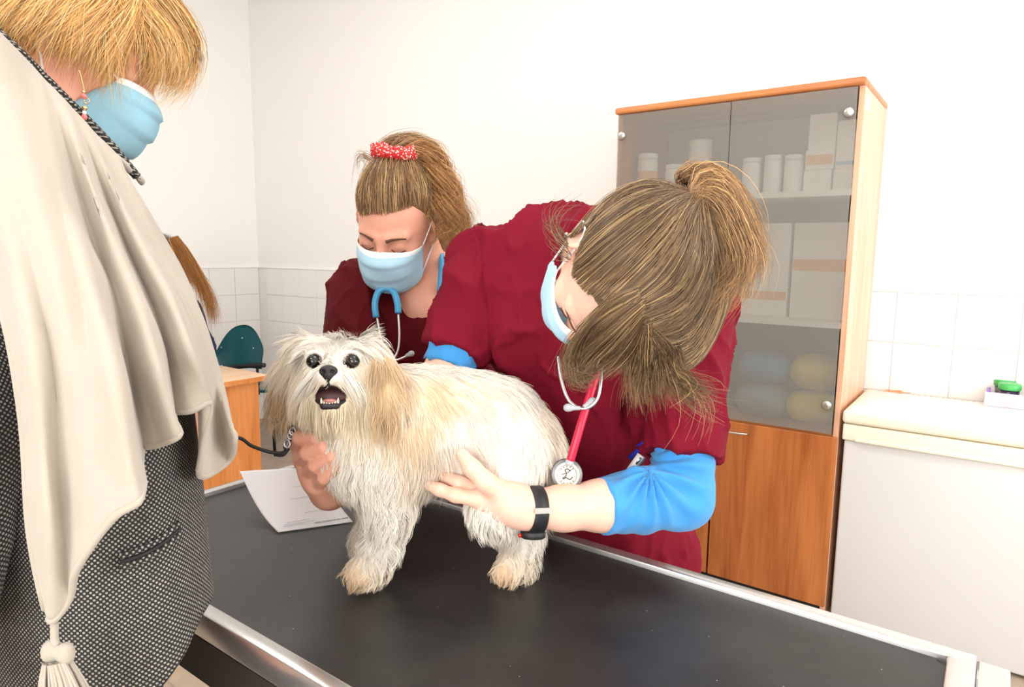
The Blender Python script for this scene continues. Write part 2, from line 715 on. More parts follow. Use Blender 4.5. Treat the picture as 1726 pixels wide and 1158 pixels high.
# ceiling light panels
M_panel = mat('lit ceiling panel', (1.0, 0.98, 0.95, 1), 0.6, emit=7.0)
for i, (x, y, w) in enumerate(((-2.9, 1.5, 'far ceiling light panel near the left wall'), (-0.4, 1.4, 'ceiling light panel above the examination table'),
                               (-0.8, -0.9, 'ceiling light panel above the photographer'))):
    t = thing('ceiling_light', w, 'light', (x, y, ZC - .05), 'ceiling light panels')
    box('frame', (x - .62, y - .32, ZC - .05), (x + .62, y + .32, ZC - .001), M_white, t)
    box('diffuser', (x - .6, y - .3, ZC - .056), (x + .6, y + .3, ZC - .0505), M_panel, t)


# ------------------------------------------------------------------ glass-door cabinet
M_cherry = wood_mat('cherry laminate', srgb(142, 74, 28), srgb(188, 114, 60), 'z')
M_cherry_x = wood_mat('cherry laminate crosswise', srgb(166, 92, 42), srgb(208, 136, 82), 'x')
M_cherry_lit = wood_mat('cherry laminate lit side', srgb(205, 150, 116), srgb(232, 186, 156), 'z', 0.3)  # brightness of the light-struck right side put into a paler cherry colour
M_steel = mat('brushed steel', (0.68, 0.67, 0.65, 1), 0.28, metal=1.0, var=0.05, scale=60)
M_satin = mat('satin nickel', (0.62, 0.60, 0.57, 1), 0.35, metal=1.0)
M_dark = mat('dark gap', (0.02, 0.016, 0.013, 1), 0.8)
M_shelf = mat('white shelf board', (0.82, 0.81, 0.78, 1), 0.5)
M_backp = mat('grey cabinet back panel', (0.40, 0.38, 0.35, 1), 0.7, var=0.05)

m, nt, b = new_mat('smoked frosted glass')
b.inputs['Base Color'].default_value = (0.44, 0.425, 0.39, 1)
b.inputs['Roughness'].default_value = 0.25
tr = nd(nt, 'ShaderNodeBsdfTransparent')
tr.inputs[0].default_value = (0.86, 0.86, 0.84, 1)
mx = nd(nt, 'ShaderNodeMixShader')
mx.inputs[0].default_value = 0.29
nt.links.new(tr.outputs[0], mx.inputs[1])
nt.links.new(b.outputs[0], mx.inputs[2])
nt.links.new(mx.outputs[0], nt.nodes['Material Output'].inputs[0])
M_glass = m

CX0, CX1, CY0, CY1, CZ = -1.435, -0.462, 2.735, 3.25, 2.05
cab = thing('display_cabinet', 'tall cherry wood cabinet with smoked glass upper doors and wooden lower doors', 'cabinet', (CX0, CY0, 0))
bm = bmesh.new()
add_box(bm, (CX1 - .02, CY0 + .005, 0), (CX1, CY1, CZ - .028), .001, 1)
bm_obj('side_panel', bm, M_cherry_lit, cab)
box('side_panel', (CX0, CY0 + .005, 0), (CX0 + .02, CY1, CZ - .028), M_cherry, cab, .001, 1)
shade_auto(box('top_panel', (CX0 - .012, CY0 - .018, CZ - .028), (CX1 + .004, CY1, CZ), M_cherry_x, cab, .011, 4))
box('back_panel', (CX0 + .02, CY1 - .012, .05), (CX1 - .02, CY1 - .004, CZ - .028), M_backp, cab)
box('plinth', (CX0 + .02, CY0 + .03, 0), (CX1 - .02, CY1 - .02, .06), M_dark, cab)
box('shelf', (CX0 + .02, CY0 + .012, .722), (CX1 - .02, CY1 - .012, .742), M_cherry_x, cab)
for z in (1.170, 1.664):
    box('shelf', (CX0 + .02, CY0 + .022, z - .022), (CX1 - .02, CY1 - .012, z), M_shelf, cab)
XM = -0.935
for x0, x1, hx in ((CX0 + .004, XM - .002, XM - .05), (XM + .002, CX1 - .022, XM + .04)):
    g = box('glass_door', (x0, CY0 - .012, .748), (x1, CY0 - .006, CZ - .032), M_glass, cab, .001, 1)
    h0, h1 = (hx, hx + .10) if x0 > -1.2 else (hx - .10, hx)
    tube('handle', [(h0, CY0 - .013, 1.372), (h0 + .006, CY0 - .032, 1.372), (h1 - .006, CY0 - .032, 1.372), (h1, CY0 - .013, 1.372)], .0035, M_satin, g, 8)
    sx = CX0 + .028 if x0 < -1.2 else CX1 - .045
    for z in (.86, 1.93):
        lathe('hinge_cap', [(.013, 0), (.017, .003), (.017, .009), (.014, .012)], M_satin, g, (sx, CY0 - .012, z), 20, (0, -1, 0))
for x0, x1, s in ((CX0 + .002, XM - .004, -1), (XM + .004, CX1 - .002, 1)):
    d = box('door', (x0, CY0 - .014, .055), (x1, CY0 + .004, .738), M_cherry, cab, .0015, 1)
    hx = XM + s * .075
    pts = spline([(hx - .065, CY0 - .014, .700), (hx - .06, CY0 - .034, .700), (hx, CY0 - .042, .699), (hx + .06, CY0 - .034, .700), (hx + .065, CY0 - .014, .700)], 18)
    tube('handle', pts, .004, M_satin, d, 8)
box('sticker', (CX1 - .0005, CY0 + .035, 1.945), (CX1 + .0012, CY0 + .10, 1.995), M_white, cab)

# what stands behind the glass
M_carton = mat('white carton', (0.83, 0.82, 0.80, 1), 0.6)
M_orange = mat('orange print', (0.80, 0.38, 0.16, 1), 0.6)
M_bluec = mat('pale blue print', (0.35, 0.52, 0.68, 1), 0.6)


def carton(x0, x1, z0, h, y0, dep, label, band=None, bz=(.35, .6)):
    t = thing('carton', label, 'box', ((x0 + x1) / 2, y0 + dep / 2, z0), 'cartons behind the cabinet glass')
    box('body', (x0, y0, z0), (x1, y0 + dep, z0 + h), M_carton, t, .002, 1)
    if band:
        box('print_band', (x0 + .004, y0 - .0012, z0 + h * bz[0]), (x1 - .004, y0 - .0002, z0 + h * bz[1]), band, t)


def tub(x, y, z, r, h, label, band=None, capm=None):
    t = thing('plastic_tub', label, 'tub', (x, y, z), 'white tubs on the top cabinet shelf')
    lathe('body', [(r * .95, 0), (r, .004), (r, h * .8), (r * .92, h * .84), (r * .92, h * .86)], M_carton, t, (x, y, z))
    lathe('lid', [(r * .98, h * .86), (r * .98, h * .985), (r * .9, h)], capm or M_white, t, (x, y, z))
    if band:
        lathe('label_band', [(r * 1.004, h * .25), (r * 1.008, h * .26), (r * 1.008, h * .6), (r * 1.004, h * .61)], band, t, (x, y, z))


zt = 1.664
tub(-1.345, 2.86, zt, .045, .20, 'white tub with an orange label at the left end of the top shelf', M_orange)
tub(-1.235, 2.90, zt, .040, .15, 'plain white tub second from the left on the top shelf')
tub(-1.13, 2.93, zt, .050, .25, 'tallest plain white tub behind the left glass door')
tub(-0.885, 2.87, zt, .036, .15, 'white tub nearest the gap between the glass doors')
tub(-0.80, 2.87, zt, .034, .155, 'white tub between two others behind the right glass door')
tub(-0.72, 2.87, zt, .036, .15, 'white tub beside the orange banded carton')
carton(-.675, -.575, zt, .085, 2.84, .14, 'low white carton beneath the orange banded carton', None)
carton(-.672, -.57, zt + .0855, .075, 2.84, .14, 'small carton with a broad orange band lying on another', M_orange, (.25, .75))
carton(-.57, -.495, zt, .085, 2.85, .14, 'small carton with a pale stripe at the right end of the top shelf', M_shelf, (.3, .6))
carton(-.568, -.497, zt + .0855, .18, 2.86, .12, 'upright white carton stacked at the right end of the top shelf', M_bluec, (.08, .16))
carton(-.675, -.575, zt + .161, .14, 2.88, .10, 'upright white carton standing on the orange banded carton')
zm = 1.170
carton(-1.38, -1.20, zm, .36, 2.88, .22, 'large white carton with orange print at the left of the middle shelf', M_orange, (.3, .38))
carton(-1.17, -.97, zm, .33, 2.88, .22, 'large white carton behind the dark gap on the middle shelf', M_orange, (.2, .28))
carton(-.93, -.715, zm, .38, 2.87, .24, 'large white carton with low orange print on the middle shelf', M_orange, (.18, .27))
carton(-.705, -.50, zm, .38, 2.88, .24, 'large white carton with two orange bands at the right of the middle shelf', M_orange, (.50, .62))
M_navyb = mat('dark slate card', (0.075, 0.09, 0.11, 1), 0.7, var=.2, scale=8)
M_yel = mat('yellow pack', (0.62, 0.50, 0.08, 1), 0.55)
M_blu = mat('blue pack', (0.06, 0.22, 0.42, 1), 0.55)
M_gry = mat('grey blue pack', (0.20, 0.26, 0.30, 1), 0.55)
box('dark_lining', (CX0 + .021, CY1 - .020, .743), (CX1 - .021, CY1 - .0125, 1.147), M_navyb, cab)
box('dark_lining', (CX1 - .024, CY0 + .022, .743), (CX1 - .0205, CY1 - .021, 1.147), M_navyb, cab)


def pack(x, z, rx, h, y, mm, label):
    f = []
    t = Field((x - rx - .03, y - .14, z - .01), (x + rx + .03, y + .14, z + h + .02), .006)
    t.cap((x - rx + h * .45, y, z + h * .5), (x + rx - h * .45, y, z + h * .5), h * .5, k=.01, flat=((0, 1, 0), 1.3))
    v, f = t.mesh(2)
    v[:, 2] = np.maximum(v[:, 2] + .004 * noise3(v, 30, 3), z)
    o = mesh_obj('wrapped_pack', v, f, mm, None, True)
    tag(o, label, 'package', 'soft packs on the lowest glass shelf')


M_slate = mat('slate box', (0.10, 0.12, 0.14, 1), 0.6)
pack(-.79, .743, .105, .14, 2.90, M_gry, 'grey blue soft pack at the bottom left of the lowest glass shelf')
pack(-.79, .885, .10, .13, 2.90, M_blu, 'blue soft pack lying on the grey blue pack')
pack(-.595, .743, .095, .13, 2.90, M_yel, 'yellow soft pack at the bottom right of the lowest glass shelf')
pack(-.595, .875, .09, .15, 2.92, M_yel, 'olive yellow soft pack on top of the other yellow pack')
pack(-1.2, .743, .15, .2, 2.92, M_blu, 'long blue soft pack behind the left glass door')

# ------------------------------------------------------------------ chest freezer
M_cream = mat('aged cream plastic', srgb(240, 234, 212), 0.4, var=0.02)
M_frz = mat('freezer enamel', (0.66, 0.655, 0.645, 1), 0.35, var=0.015, scale=4)
M_lid = mat('freezer lid enamel', (0.86, 0.86, 0.85, 1), 0.3)
FX0, FX1, FY0, FY1 = -0.447, 0.62, 2.722, 3.225
fz = thing('chest_freezer', 'white chest freezer with cream lid rim beside the cabinet', 'freezer', (FX0, FY0, 0))
shade_auto(box('body', (FX0 + .006, FY0 + .012, .012), (FX1, FY1, .735), M_frz, fz, .008, 3))
for sx in (FX0 + .06, FX1 - .06):
    for sy in (FY0 + .06, FY1 - .06):
        lathe('foot', [(.02, 0), (.02, .014)], M_dark, fz, (sx, sy, 0), 12)
shade_auto(box('handle_strip', (FX0, FY0 + .002, .735), (FX1, FY1, .797), M_cream, fz, .006, 3))
shade_auto(box('grip_lip', (FX0 + .045, FY0 - .004, .735), (FX1 - .045, FY0 + .006, .748), M_cream, fz, .003, 2))
lid = shade_auto(box('lid', (FX0 - .004, FY0 - .006, .800), (FX1 + .004, FY1 + .01, .850), M_cream, fz, .014, 4))
shade_auto(box('lid_top', (FX0 + .018, FY0 + .012, .8495), (FX1 - .018, FY1 - .03, .8535), M_lid, lid, .002, 2))
M_rust = mat('rust stain', srgb(205, 140, 90), 0.8, var=.3, scale=60)
rs = onz(1510, 660, .8536)
bm = bmesh.new()
vs = []
for k in range(22):
    a = 2 * math.pi * k / 22
    rr = 1 + .35 * math.sin(5 * a + 1) + .2 * math.sin(9 * a)
    vs.append(bm.verts.new((rs[0] + .042 * rr * math.cos(a), rs[1] + .030 * rr * math.sin(a), .8541)))
bm.faces.new(vs)
o = bm_obj('rust_patch', bm, M_rust, lid)
o['label'] = 'brown rust patch'
for k in range(20):
    x = -.40 + k * .021
    box('vent_slot', (x, FY1 - .022, .8505), (x + .008, FY1 - .012, .8542), M_satin, lid)

# tray of sample jars
M_tray, nt, b = new_mat('frosted clear plastic')
b.inputs['Base Color'].default_value = (0.86, 0.86, 0.9, 1)
b.inputs['Roughness'].default_value = 0.3
tr = nd(nt, 'ShaderNodeBsdfTransparent')
tr.inputs[0].default_value = (.95, .95, .97, 1)
mx = nd(nt, 'ShaderNodeMixShader')
mx.inputs[0].default_value = 0.45
nt.links.new(tr.outputs[0], mx.inputs[1])
nt.links.new(b.outputs[0], mx.inputs[2])
nt.links.new(mx.outputs[0], nt.nodes['Material Output'].inputs[0])
t0 = onz(1658, 683, .855)
TX, TY, TZ = t0[0], t0[1], .8536
tray = thing('plastic_tray', 'clear frosted plastic tray holding jars on the freezer lid', 'tray', (TX, TY, TZ))
TW, TD, TH = .34, .22, .055
box('tray_base', (TX, TY, TZ), (TX + TW, TY + TD, TZ + .003), M_tray, tray, .001, 1)
for lo, hi in (((TX, TY, TZ + .003), (TX + TW, TY + .003, TZ + TH)), ((TX, TY + TD - .003, TZ + .003), (TX + TW, TY + TD, TZ + TH)),
               ((TX, TY + .003, TZ + .003), (TX + .003, TY + TD - .003, TZ + TH)), ((TX + TW - .003, TY + .003, TZ + .003), (TX + TW, TY + TD - .003, TZ + TH))):
    box('tray_side', lo, hi, M_tray, tray)
M_green = mat('green screw lid', srgb(70, 175, 90), 0.35)
M_jar = {'purple': mat('dark purple sample', srgb(52, 34, 66), 0.2), 'pink': mat('pink sample', srgb(200, 150, 150), 0.2), 'amber': mat('grey sample', srgb(110, 110, 105), .2)}


def jar(x, y, kind, label):
    z = TZ + .0032
    t = thing('sample_jar', label, 'jar', (x, y, z), 'green lidded sample jars in the tray')
    lathe('body', [(.026, 0), (.028, .003), (.033, .062)], M_jar[kind], t, (x, y, z))
    lathe('lid', [(.036, .062), (.037, .064), (.037, .082), (.034, .085)], M_green, t, (x, y, z), 28)


jar(TX + .075, TY + .05, 'purple', 'dark purple sample jar with green lid at the front of the tray')
jar(TX + .165, TY + .045, 'pink', 'pink sample jar with green lid near the right frame edge')
jar(TX + .06, TY + .135, 'amber', 'sample jar with green lid at the back left of the tray')
jar(TX + .145, TY + .155, 'amber', 'sample jar with green lid at the back right of the tray')
M_viol = mat('violet sachet', srgb(150, 95, 225), .5)
o = box('sachet', (TX + .008, TY + .03, TZ + .0035), (TX + .016, TY + .10, TZ + .058), M_viol, None, .002, 1)
tag(o, 'violet sachet standing at the left end of the jar tray', 'sachet')

# ------------------------------------------------------------------ examination table
TBX0, TBX1, TBY0, TBY1, TBZ = -1.292, 0.012, 0.442, 0.972, 0.92
M_mat_, nt, b = new_mat('black rubber mat')
b.inputs['Roughness'].default_value = 0.42
tc = nd(nt, 'ShaderNodeTexCoord')
n = nd(nt, 'ShaderNodeTexNoise', Scale=9.0, Detail=6.0, Roughness=.65)
rp = nd(nt, 'ShaderNodeValToRGB')
rp.color_ramp.elements[0].position, rp.color_ramp.elements[0].color = .35, (0.014, 0.013, 0.013, 1)
rp.color_ramp.elements[1].position, rp.color_ramp.elements[1].color = .75, (0.034, 0.031, 0.029, 1)
n2 = nd(nt, 'ShaderNodeTexVoronoi', Scale=30.0)
lt = nd(nt, 'ShaderNodeMath', operation='LESS_THAN')
lt.inputs[1].default_value = 0.03
mx = nd(nt, 'ShaderNodeMix', data_type='RGBA')
mx.inputs[7].default_value = (.35, .34, .32, 1)
n3 = nd(nt, 'ShaderNodeTexNoise', Scale=500.0)
bp = nd(nt, 'ShaderNodeBump', Strength=0.12, Distance=.001)
for a_, b_ in ((tc.outputs['Object'], n.inputs['Vector']), (tc.outputs['Object'], n2.inputs['Vector']), (n.outputs[0], rp.inputs[0]), (rp.outputs[0], mx.inputs[6]),
               (n2.outputs['Distance'], lt.inputs[0]), (lt.outputs[0], mx.inputs[0]), (mx.outputs[2], b.inputs['Base Color']), (tc.outputs['Object'], n3.inputs['Vector']),
               (n3.outputs[0], bp.inputs['Height']), (bp.outputs[0], b.inputs['Normal'])):
    nt.links.new(a_, b_)
M_rim = mat('pale stainless rim', (0.62, 0.61, 0.595, 1), 0.25, metal=0.85, var=.04, scale=30)
M_apron = mat('dark table underframe', (0.035, 0.027, 0.022, 1), .6)
tb = thing('examination_table', 'steel rimmed veterinary examination table with black rubber mat', 'table', ((TBX0 + TBX1) / 2, (TBY0 + TBY1) / 2, 0))
box('steel_tray', (TBX0 + .004, TBY0 + .004, TBZ - .03), (TBX1 - .004, TBY1 - .004, TBZ - .006), M_steel, tb)
bm = bmesh.new()
add_box(bm, (TBX0 + .0225, TBY0 + .0225, TBZ - .005), (TBX1 - .0305, TBY1 - .0225, TBZ + .001), 0)
es = [e for e in bm.edges if abs(e.verts[0].co.z - e.verts[1].co.z) > .003]
bmesh.ops.bevel(bm, geom=es, offset=.009, segments=3, affect='EDGES')
bm_obj('rubber_mat', bm, M_mat_, tb)
# rim profile: flat outer strip then a raised sloping lip
rim_n = 0


def rim(lo, hi):
    shade_auto(box('rim', lo, hi, M_rim, tb, .003, 2))


rim((TBX0, TBY1 - .022, TBZ - .028), (TBX1, TBY1, TBZ + .010))
rim((TBX0, TBY0, TBZ - .028), (TBX1, TBY0 + .022, TBZ + .010))
rim((TBX0, TBY0 + .0222, TBZ - .028), (TBX0 + .022, TBY1 - .0222, TBZ + .010))
rim((TBX1 - .030, TBY0 + .0222, TBZ - .028), (TBX1, TBY1 - .0222, TBZ + .010))
box('flange', (TBX0 - .012, TBY1 + .0004, TBZ - .022), (TBX1, TBY1 + .016, TBZ - .004), M_rim, tb, .003, 2)
box('flange', (TBX1 + .0004, TBY0, TBZ - .022), (TBX1 + .035, TBY1 + .016, TBZ - .004), M_rim, tb, .003, 2)
box('apron', (TBX0 + .03, TBY0 + .002, TBZ - .095), (TBX1 - .03, TBY1 - .03, TBZ - .0305), M_apron, tb)
box('column', (-.76, .58, .06), (-.52, .83, TBZ - .095), M_steel, tb, .006, 2)
box('base_plate', (-1.05, .50, 0), (-.25, .91, .06), M_apron, tb, .008, 2)

# ------------------------------------------------------------------ desk and teal chair at the back
M_desk = wood_mat('orange beech laminate', srgb(188, 108, 48), srgb(220, 148, 86), 'z')
M_desktop = wood_mat('pale beech desk top', srgb(216, 172, 132), srgb(232, 196, 160), 'y')
dc = onz(455, 632, .745)
DX, DY = dc[0], dc[1]
desk = thing('office_desk', 'orange beech desk with pale top behind the shawled woman', 'desk', (DX - .4, DY - .7, 0))
shade_auto(box('desk_top', (DX - .60, DY - 1.5, .717), (DX, DY, .745), M_desktop, desk, .003, 2))
box('edge_band', (DX + .0003, DY - 1.5, .718), (DX + .003, DY, .744), M_desk, desk)
box('front_panel', (DX - .055, DY - 1.46, .06), (DX - .035, DY - .05, .7165), M_desk, desk, .001, 1)
box('side_panel', (DX - .58, DY - .075, 0), (DX - .0555, DY - .05, .7165), M_desk, desk, .001, 1)
box('side_panel', (DX - .58, DY - 1.46, 0), (DX - .0555, DY - 1.435, .7165), M_desk, desk, .001, 1)

M_teal = mat('teal plastic shell', srgb(12, 78, 84), .35)
M_blk = mat('black plastic', (.012, .012, .013, 1), .4)
cc_ = P(404, 592, 4.6)
ch = thing('plastic_chair', 'teal plastic shell chair with black rim behind the desk', 'chair', (cc_[0], cc_[1], 0))
# shell back, slightly dished, facing away to the left
n_u, n_v = 21, 15
v, f = [], []
bx, by = cv(1, 0, 0), np.array([0, 0, 1.0])
bx = unit([bx[0], bx[1], 0])
back = np.cross(by, bx)
for layer in (0, 1):
    for j in range(n_v):
        for i in range(n_u):
            a, b_ = -1 + 2 * i / (n_u - 1), j / (n_v - 1)
            w = .170 * (1 - .10 * max(0, (b_ - .45) / .55) ** 2) * (0.96 + .06 * b_)
            zz = .155 + .290 * b_ - .15 * (abs(a) ** 2.4) * max(0, b_ - .2) / .8 + .02 * a * b_
            q = cc_ + bx * a * w + back * (-.05 * a * a + .05 * b_ + layer * .006)
            v.append((q[0], q[1], cc_[2] - .27 + zz))
            if i < n_u - 1 and j < n_v - 1:
                s = layer * n_u * n_v + j * n_u + i
                f.append((s, s + 1, s + 1 + n_u, s + n_u) if layer else (s, s + n_u, s + 1 + n_u, s + 1))
N1 = n_u * n_v
ring = [j * n_u for j in range(n_v)] + [(n_v - 1) * n_u + i for i in range(1, n_u)] + [j * n_u + n_u - 1 for j in range(n_v - 2, -1, -1)] + list(range(n_u - 2, 0, -1))
for a, b_ in zip(ring, ring[1:] + ring[:1]):
    f.append((a, b_, b_ + N1, a + N1))
bk = mesh_obj('backrest', v, f, M_teal, ch, True)
for a, b_ in ((-.75, .62), (.05, .70), (.55, .52), (-.7, .06), (.25, .03)):
    w = .165
    q = cc_ + bx * a * w + back * (-.05 * a * a + .05 * b_ - .003)
    lathe('rivet', [(.0045, 0), (.004, .003), (.001, .0045)], M_white, bk, (q[0], q[1], cc_[2] - .27 + .155 + .290 * b_ - .15 * (abs(a) ** 2.4) * max(0, b_ - .2) / .8), 10, -back)
rimp = spline([cc_ + bx * a * .18 + back * (-.05 * a * a - .012) + np.array([0, 0, -.27 + .165 + .02 * a]) for a in np.linspace(-1, 1.06, 9)], 24)
tube('armrest_bar', rimp, .016, M_blk, ch, 10)
seat_c = cc_ + back * .0
sv = [cc_ + bx * x * .2 + back * (y * .2 + .24) for x, y in ((-1, -1), (1, -1), (1, 1), (-1, 1))]
bm = bmesh.new()
lo = [bm.verts.new((q[0], q[1], .43)) for q in sv]
hi = [bm.verts.new((q[0], q[1], .45)) for q in sv]
bm.faces.new(lo[::-1]); bm.faces.new(hi)
for i in range(4):
    bm.faces.new((lo[i], lo[(i + 1) % 4], hi[(i + 1) % 4], hi[i]))
bmesh.ops.bevel(bm, geom=list(bm.edges), offset=.008, segments=2, affect='EDGES')
bm_obj('seat', bm, M_teal, ch)
for q in sv:
    tube('leg', [(q[0], q[1], 0), (q[0] * .97 + cc_[0] * .03, q[1] * .97 + cc_[1] * .03, .43)], .011, M_blk, ch, 8)
for s in (-1, 1):
    q = cc_ + bx * s * .12 + back * (-.01)
    tube('back_strut', [(q[0], q[1], .43), (q[0], q[1], cc_[2] - .10)], .010, M_blk, ch, 8)


# ------------------------------------------------------------------ the dog
def ca(r, g, b):
    return np.array(srgb(r, g, b)[:3])


M_fur = attr_mat('dog coat', rough=0.55, spec=0.2, transl=0.0)
M_dogskin = attr_mat('dog undercoat', rough=0.8, spec=0.1)
M_nose = mat('black wet nose', (0.012, 0.011, 0.011, 1), 0.38, bump=.5, bscale=900)
M_eye = mat('dark wet eye', (0.008, 0.006, 0.006, 1), 0.04, spec=0.8)
M_lip = mat('black lip', (0.018, 0.013, 0.014, 1), 0.45)
M_mouth = mat('dark mouth lining', srgb(70, 40, 42), 0.5)
M_tongue = mat('pink tongue', srgb(196, 132, 128), 0.4)
M_tooth = mat('ivory tooth', srgb(240, 226, 205), 0.35)

HC = P(570, 630, .985)                       # skull centre
HF = unit(cv(.10, .13, 1.0))                # where the muzzle points
HR = unit(np.cross(cv(0, 1, 0), HF))         # image right side of the head
HU = np.cross(HF, HR)


def hp(a, b, c):
    return HC + HR * a + HU * b + HF * c


dog_lo = np.min([P(440, 1000, .85), P(960, 540, .85), P(440, 540, 1.25), P(960, 1000, 1.25)], axis=0) - .05
dog_hi = np.max([P(440, 1000, .85), P(960, 540, .85), P(440, 540, 1.25), P(960, 1000, 1.25)], axis=0) + .05
F_ = Field(dog_lo, dog_hi, .0036)
# trunk
F_.chain([P(612, 700, 1.0), P(668, 716, 1.025), P(760, 712, 1.04), P(828, 726, 1.055), P(876, 756, 1.06)], [.060, .083, .074, .076, .066], .04)
F_.cap(P(622, 765, 1.0), P(660, 760, 1.02), .060, .075, .04)
F_.cap(P(584, 660, .99), P(622, 730, 1.0), .050, .060, .03)
# near foreleg and far foreleg
F_.chain([P(640, 770, .985), P(655, 845, .99), P(640, 925, 1.0), P(622, 958, 1.0), P(604, 968, .99)], [.050, .033, .021, .021, .017], .02)
F_.chain([P(625, 770, 1.06), P(640, 830, 1.09), P(628, 895, 1.10), P(612, 912, 1.085)], [.045, .030, .021, .018], .02)
# near hind leg (hip, stifle, hock, paw) and far hind leg
F_.chain([P(868, 765, 1.02), P(838, 850, .985), P(880, 905, 1.025), P(872, 945, 1.03), P(852, 963, 1.02)], [.058, .038, .021, .020, .018], .02)
F_.chain([P(880, 770, 1.10), P(858, 840, 1.10), P(890, 880, 1.13), P(885, 905, 1.135), P(868, 915, 1.125)], [.05, .034, .021, .020, .018], .02)
# toes
for (x, y, d) in ((590, 972, .985), (600, 976, .98), (612, 977, .98), (622, 974, .985)):
    F_.cap(P(x + 5, y - 10, d + .01), P(x, y - 4, d), .0085, .0075, .006)
for (x, y, d) in ((840, 968, 1.01), (850, 972, 1.005), (862, 972, 1.005), (873, 969, 1.01)):
    F_.cap(P(x + 4, y - 10, d + .01), P(x, y - 4, d), .0085, .0075, .006)
# tail hanging behind
F_.chain([P(905, 715, 1.07), P(925, 760, 1.07), P(922, 800, 1.06)], [.018, .013, .007], .02)
# head: skull, cheeks, muzzle, jaw, brow, ears
F_.ell(HC, (.056, .052, .055), (HR, HU, HF), .01)
F_.ell(hp(0, -.028, .018), (.058, .040, .040), (HR, HU, HF), .025)
F_.cap(hp(0, -.008, .045), hp(0, -.010, .070), .026, .0185, .018, flat=(HU, .85))
F_.cap(hp(0, -.048, .025), hp(0, -.050, .054), .024, .014, .016)
for s in (-1, 1):
    F_.cap(hp(s * .012, -.020, .062), hp(s * .026, -.030, .048), .013, .013, .012)
    F_.ell(hp(s * .0255, .021, .043), (.016, .011, .010), (HR, HU, HF), .010)
    F_.ell(hp(s * .0255, .0135, .0545), (.0115, .0105, .0115), (HR, HU, HF), .003, op='sub')
F_.ell(hp(0, -.034, .068), (.0215, .0095, .026), (HR, HU, HF), .006, op='sub')
F_.chain([P(512, 588, .99), P(494, 625, .985), P(482, 672, .985)], [.020, .022, .022], .014, flat=(HF, .55))
F_.chain([P(622, 588, .975), P(644, 632, .950), P(654, 690, .928)], [.020, .022, .022], .014, flat=(HF, .55))
dv, df = F_.mesh(2)
dv[:, 2] = np.maximum(dv[:, 2], TBZ + .0016)
dn = vnormals(dv, df)

WHITE, CREAM, TAN, EARC = ca(244, 238, 228), ca(238, 224, 204), ca(232, 206, 174), ca(206, 176, 138)
BEARD = ca(232, 216, 186)
PAW = ca(222, 190, 156)
D, UP_ = cv(0, -1, 0), cv(0, 1, 0)
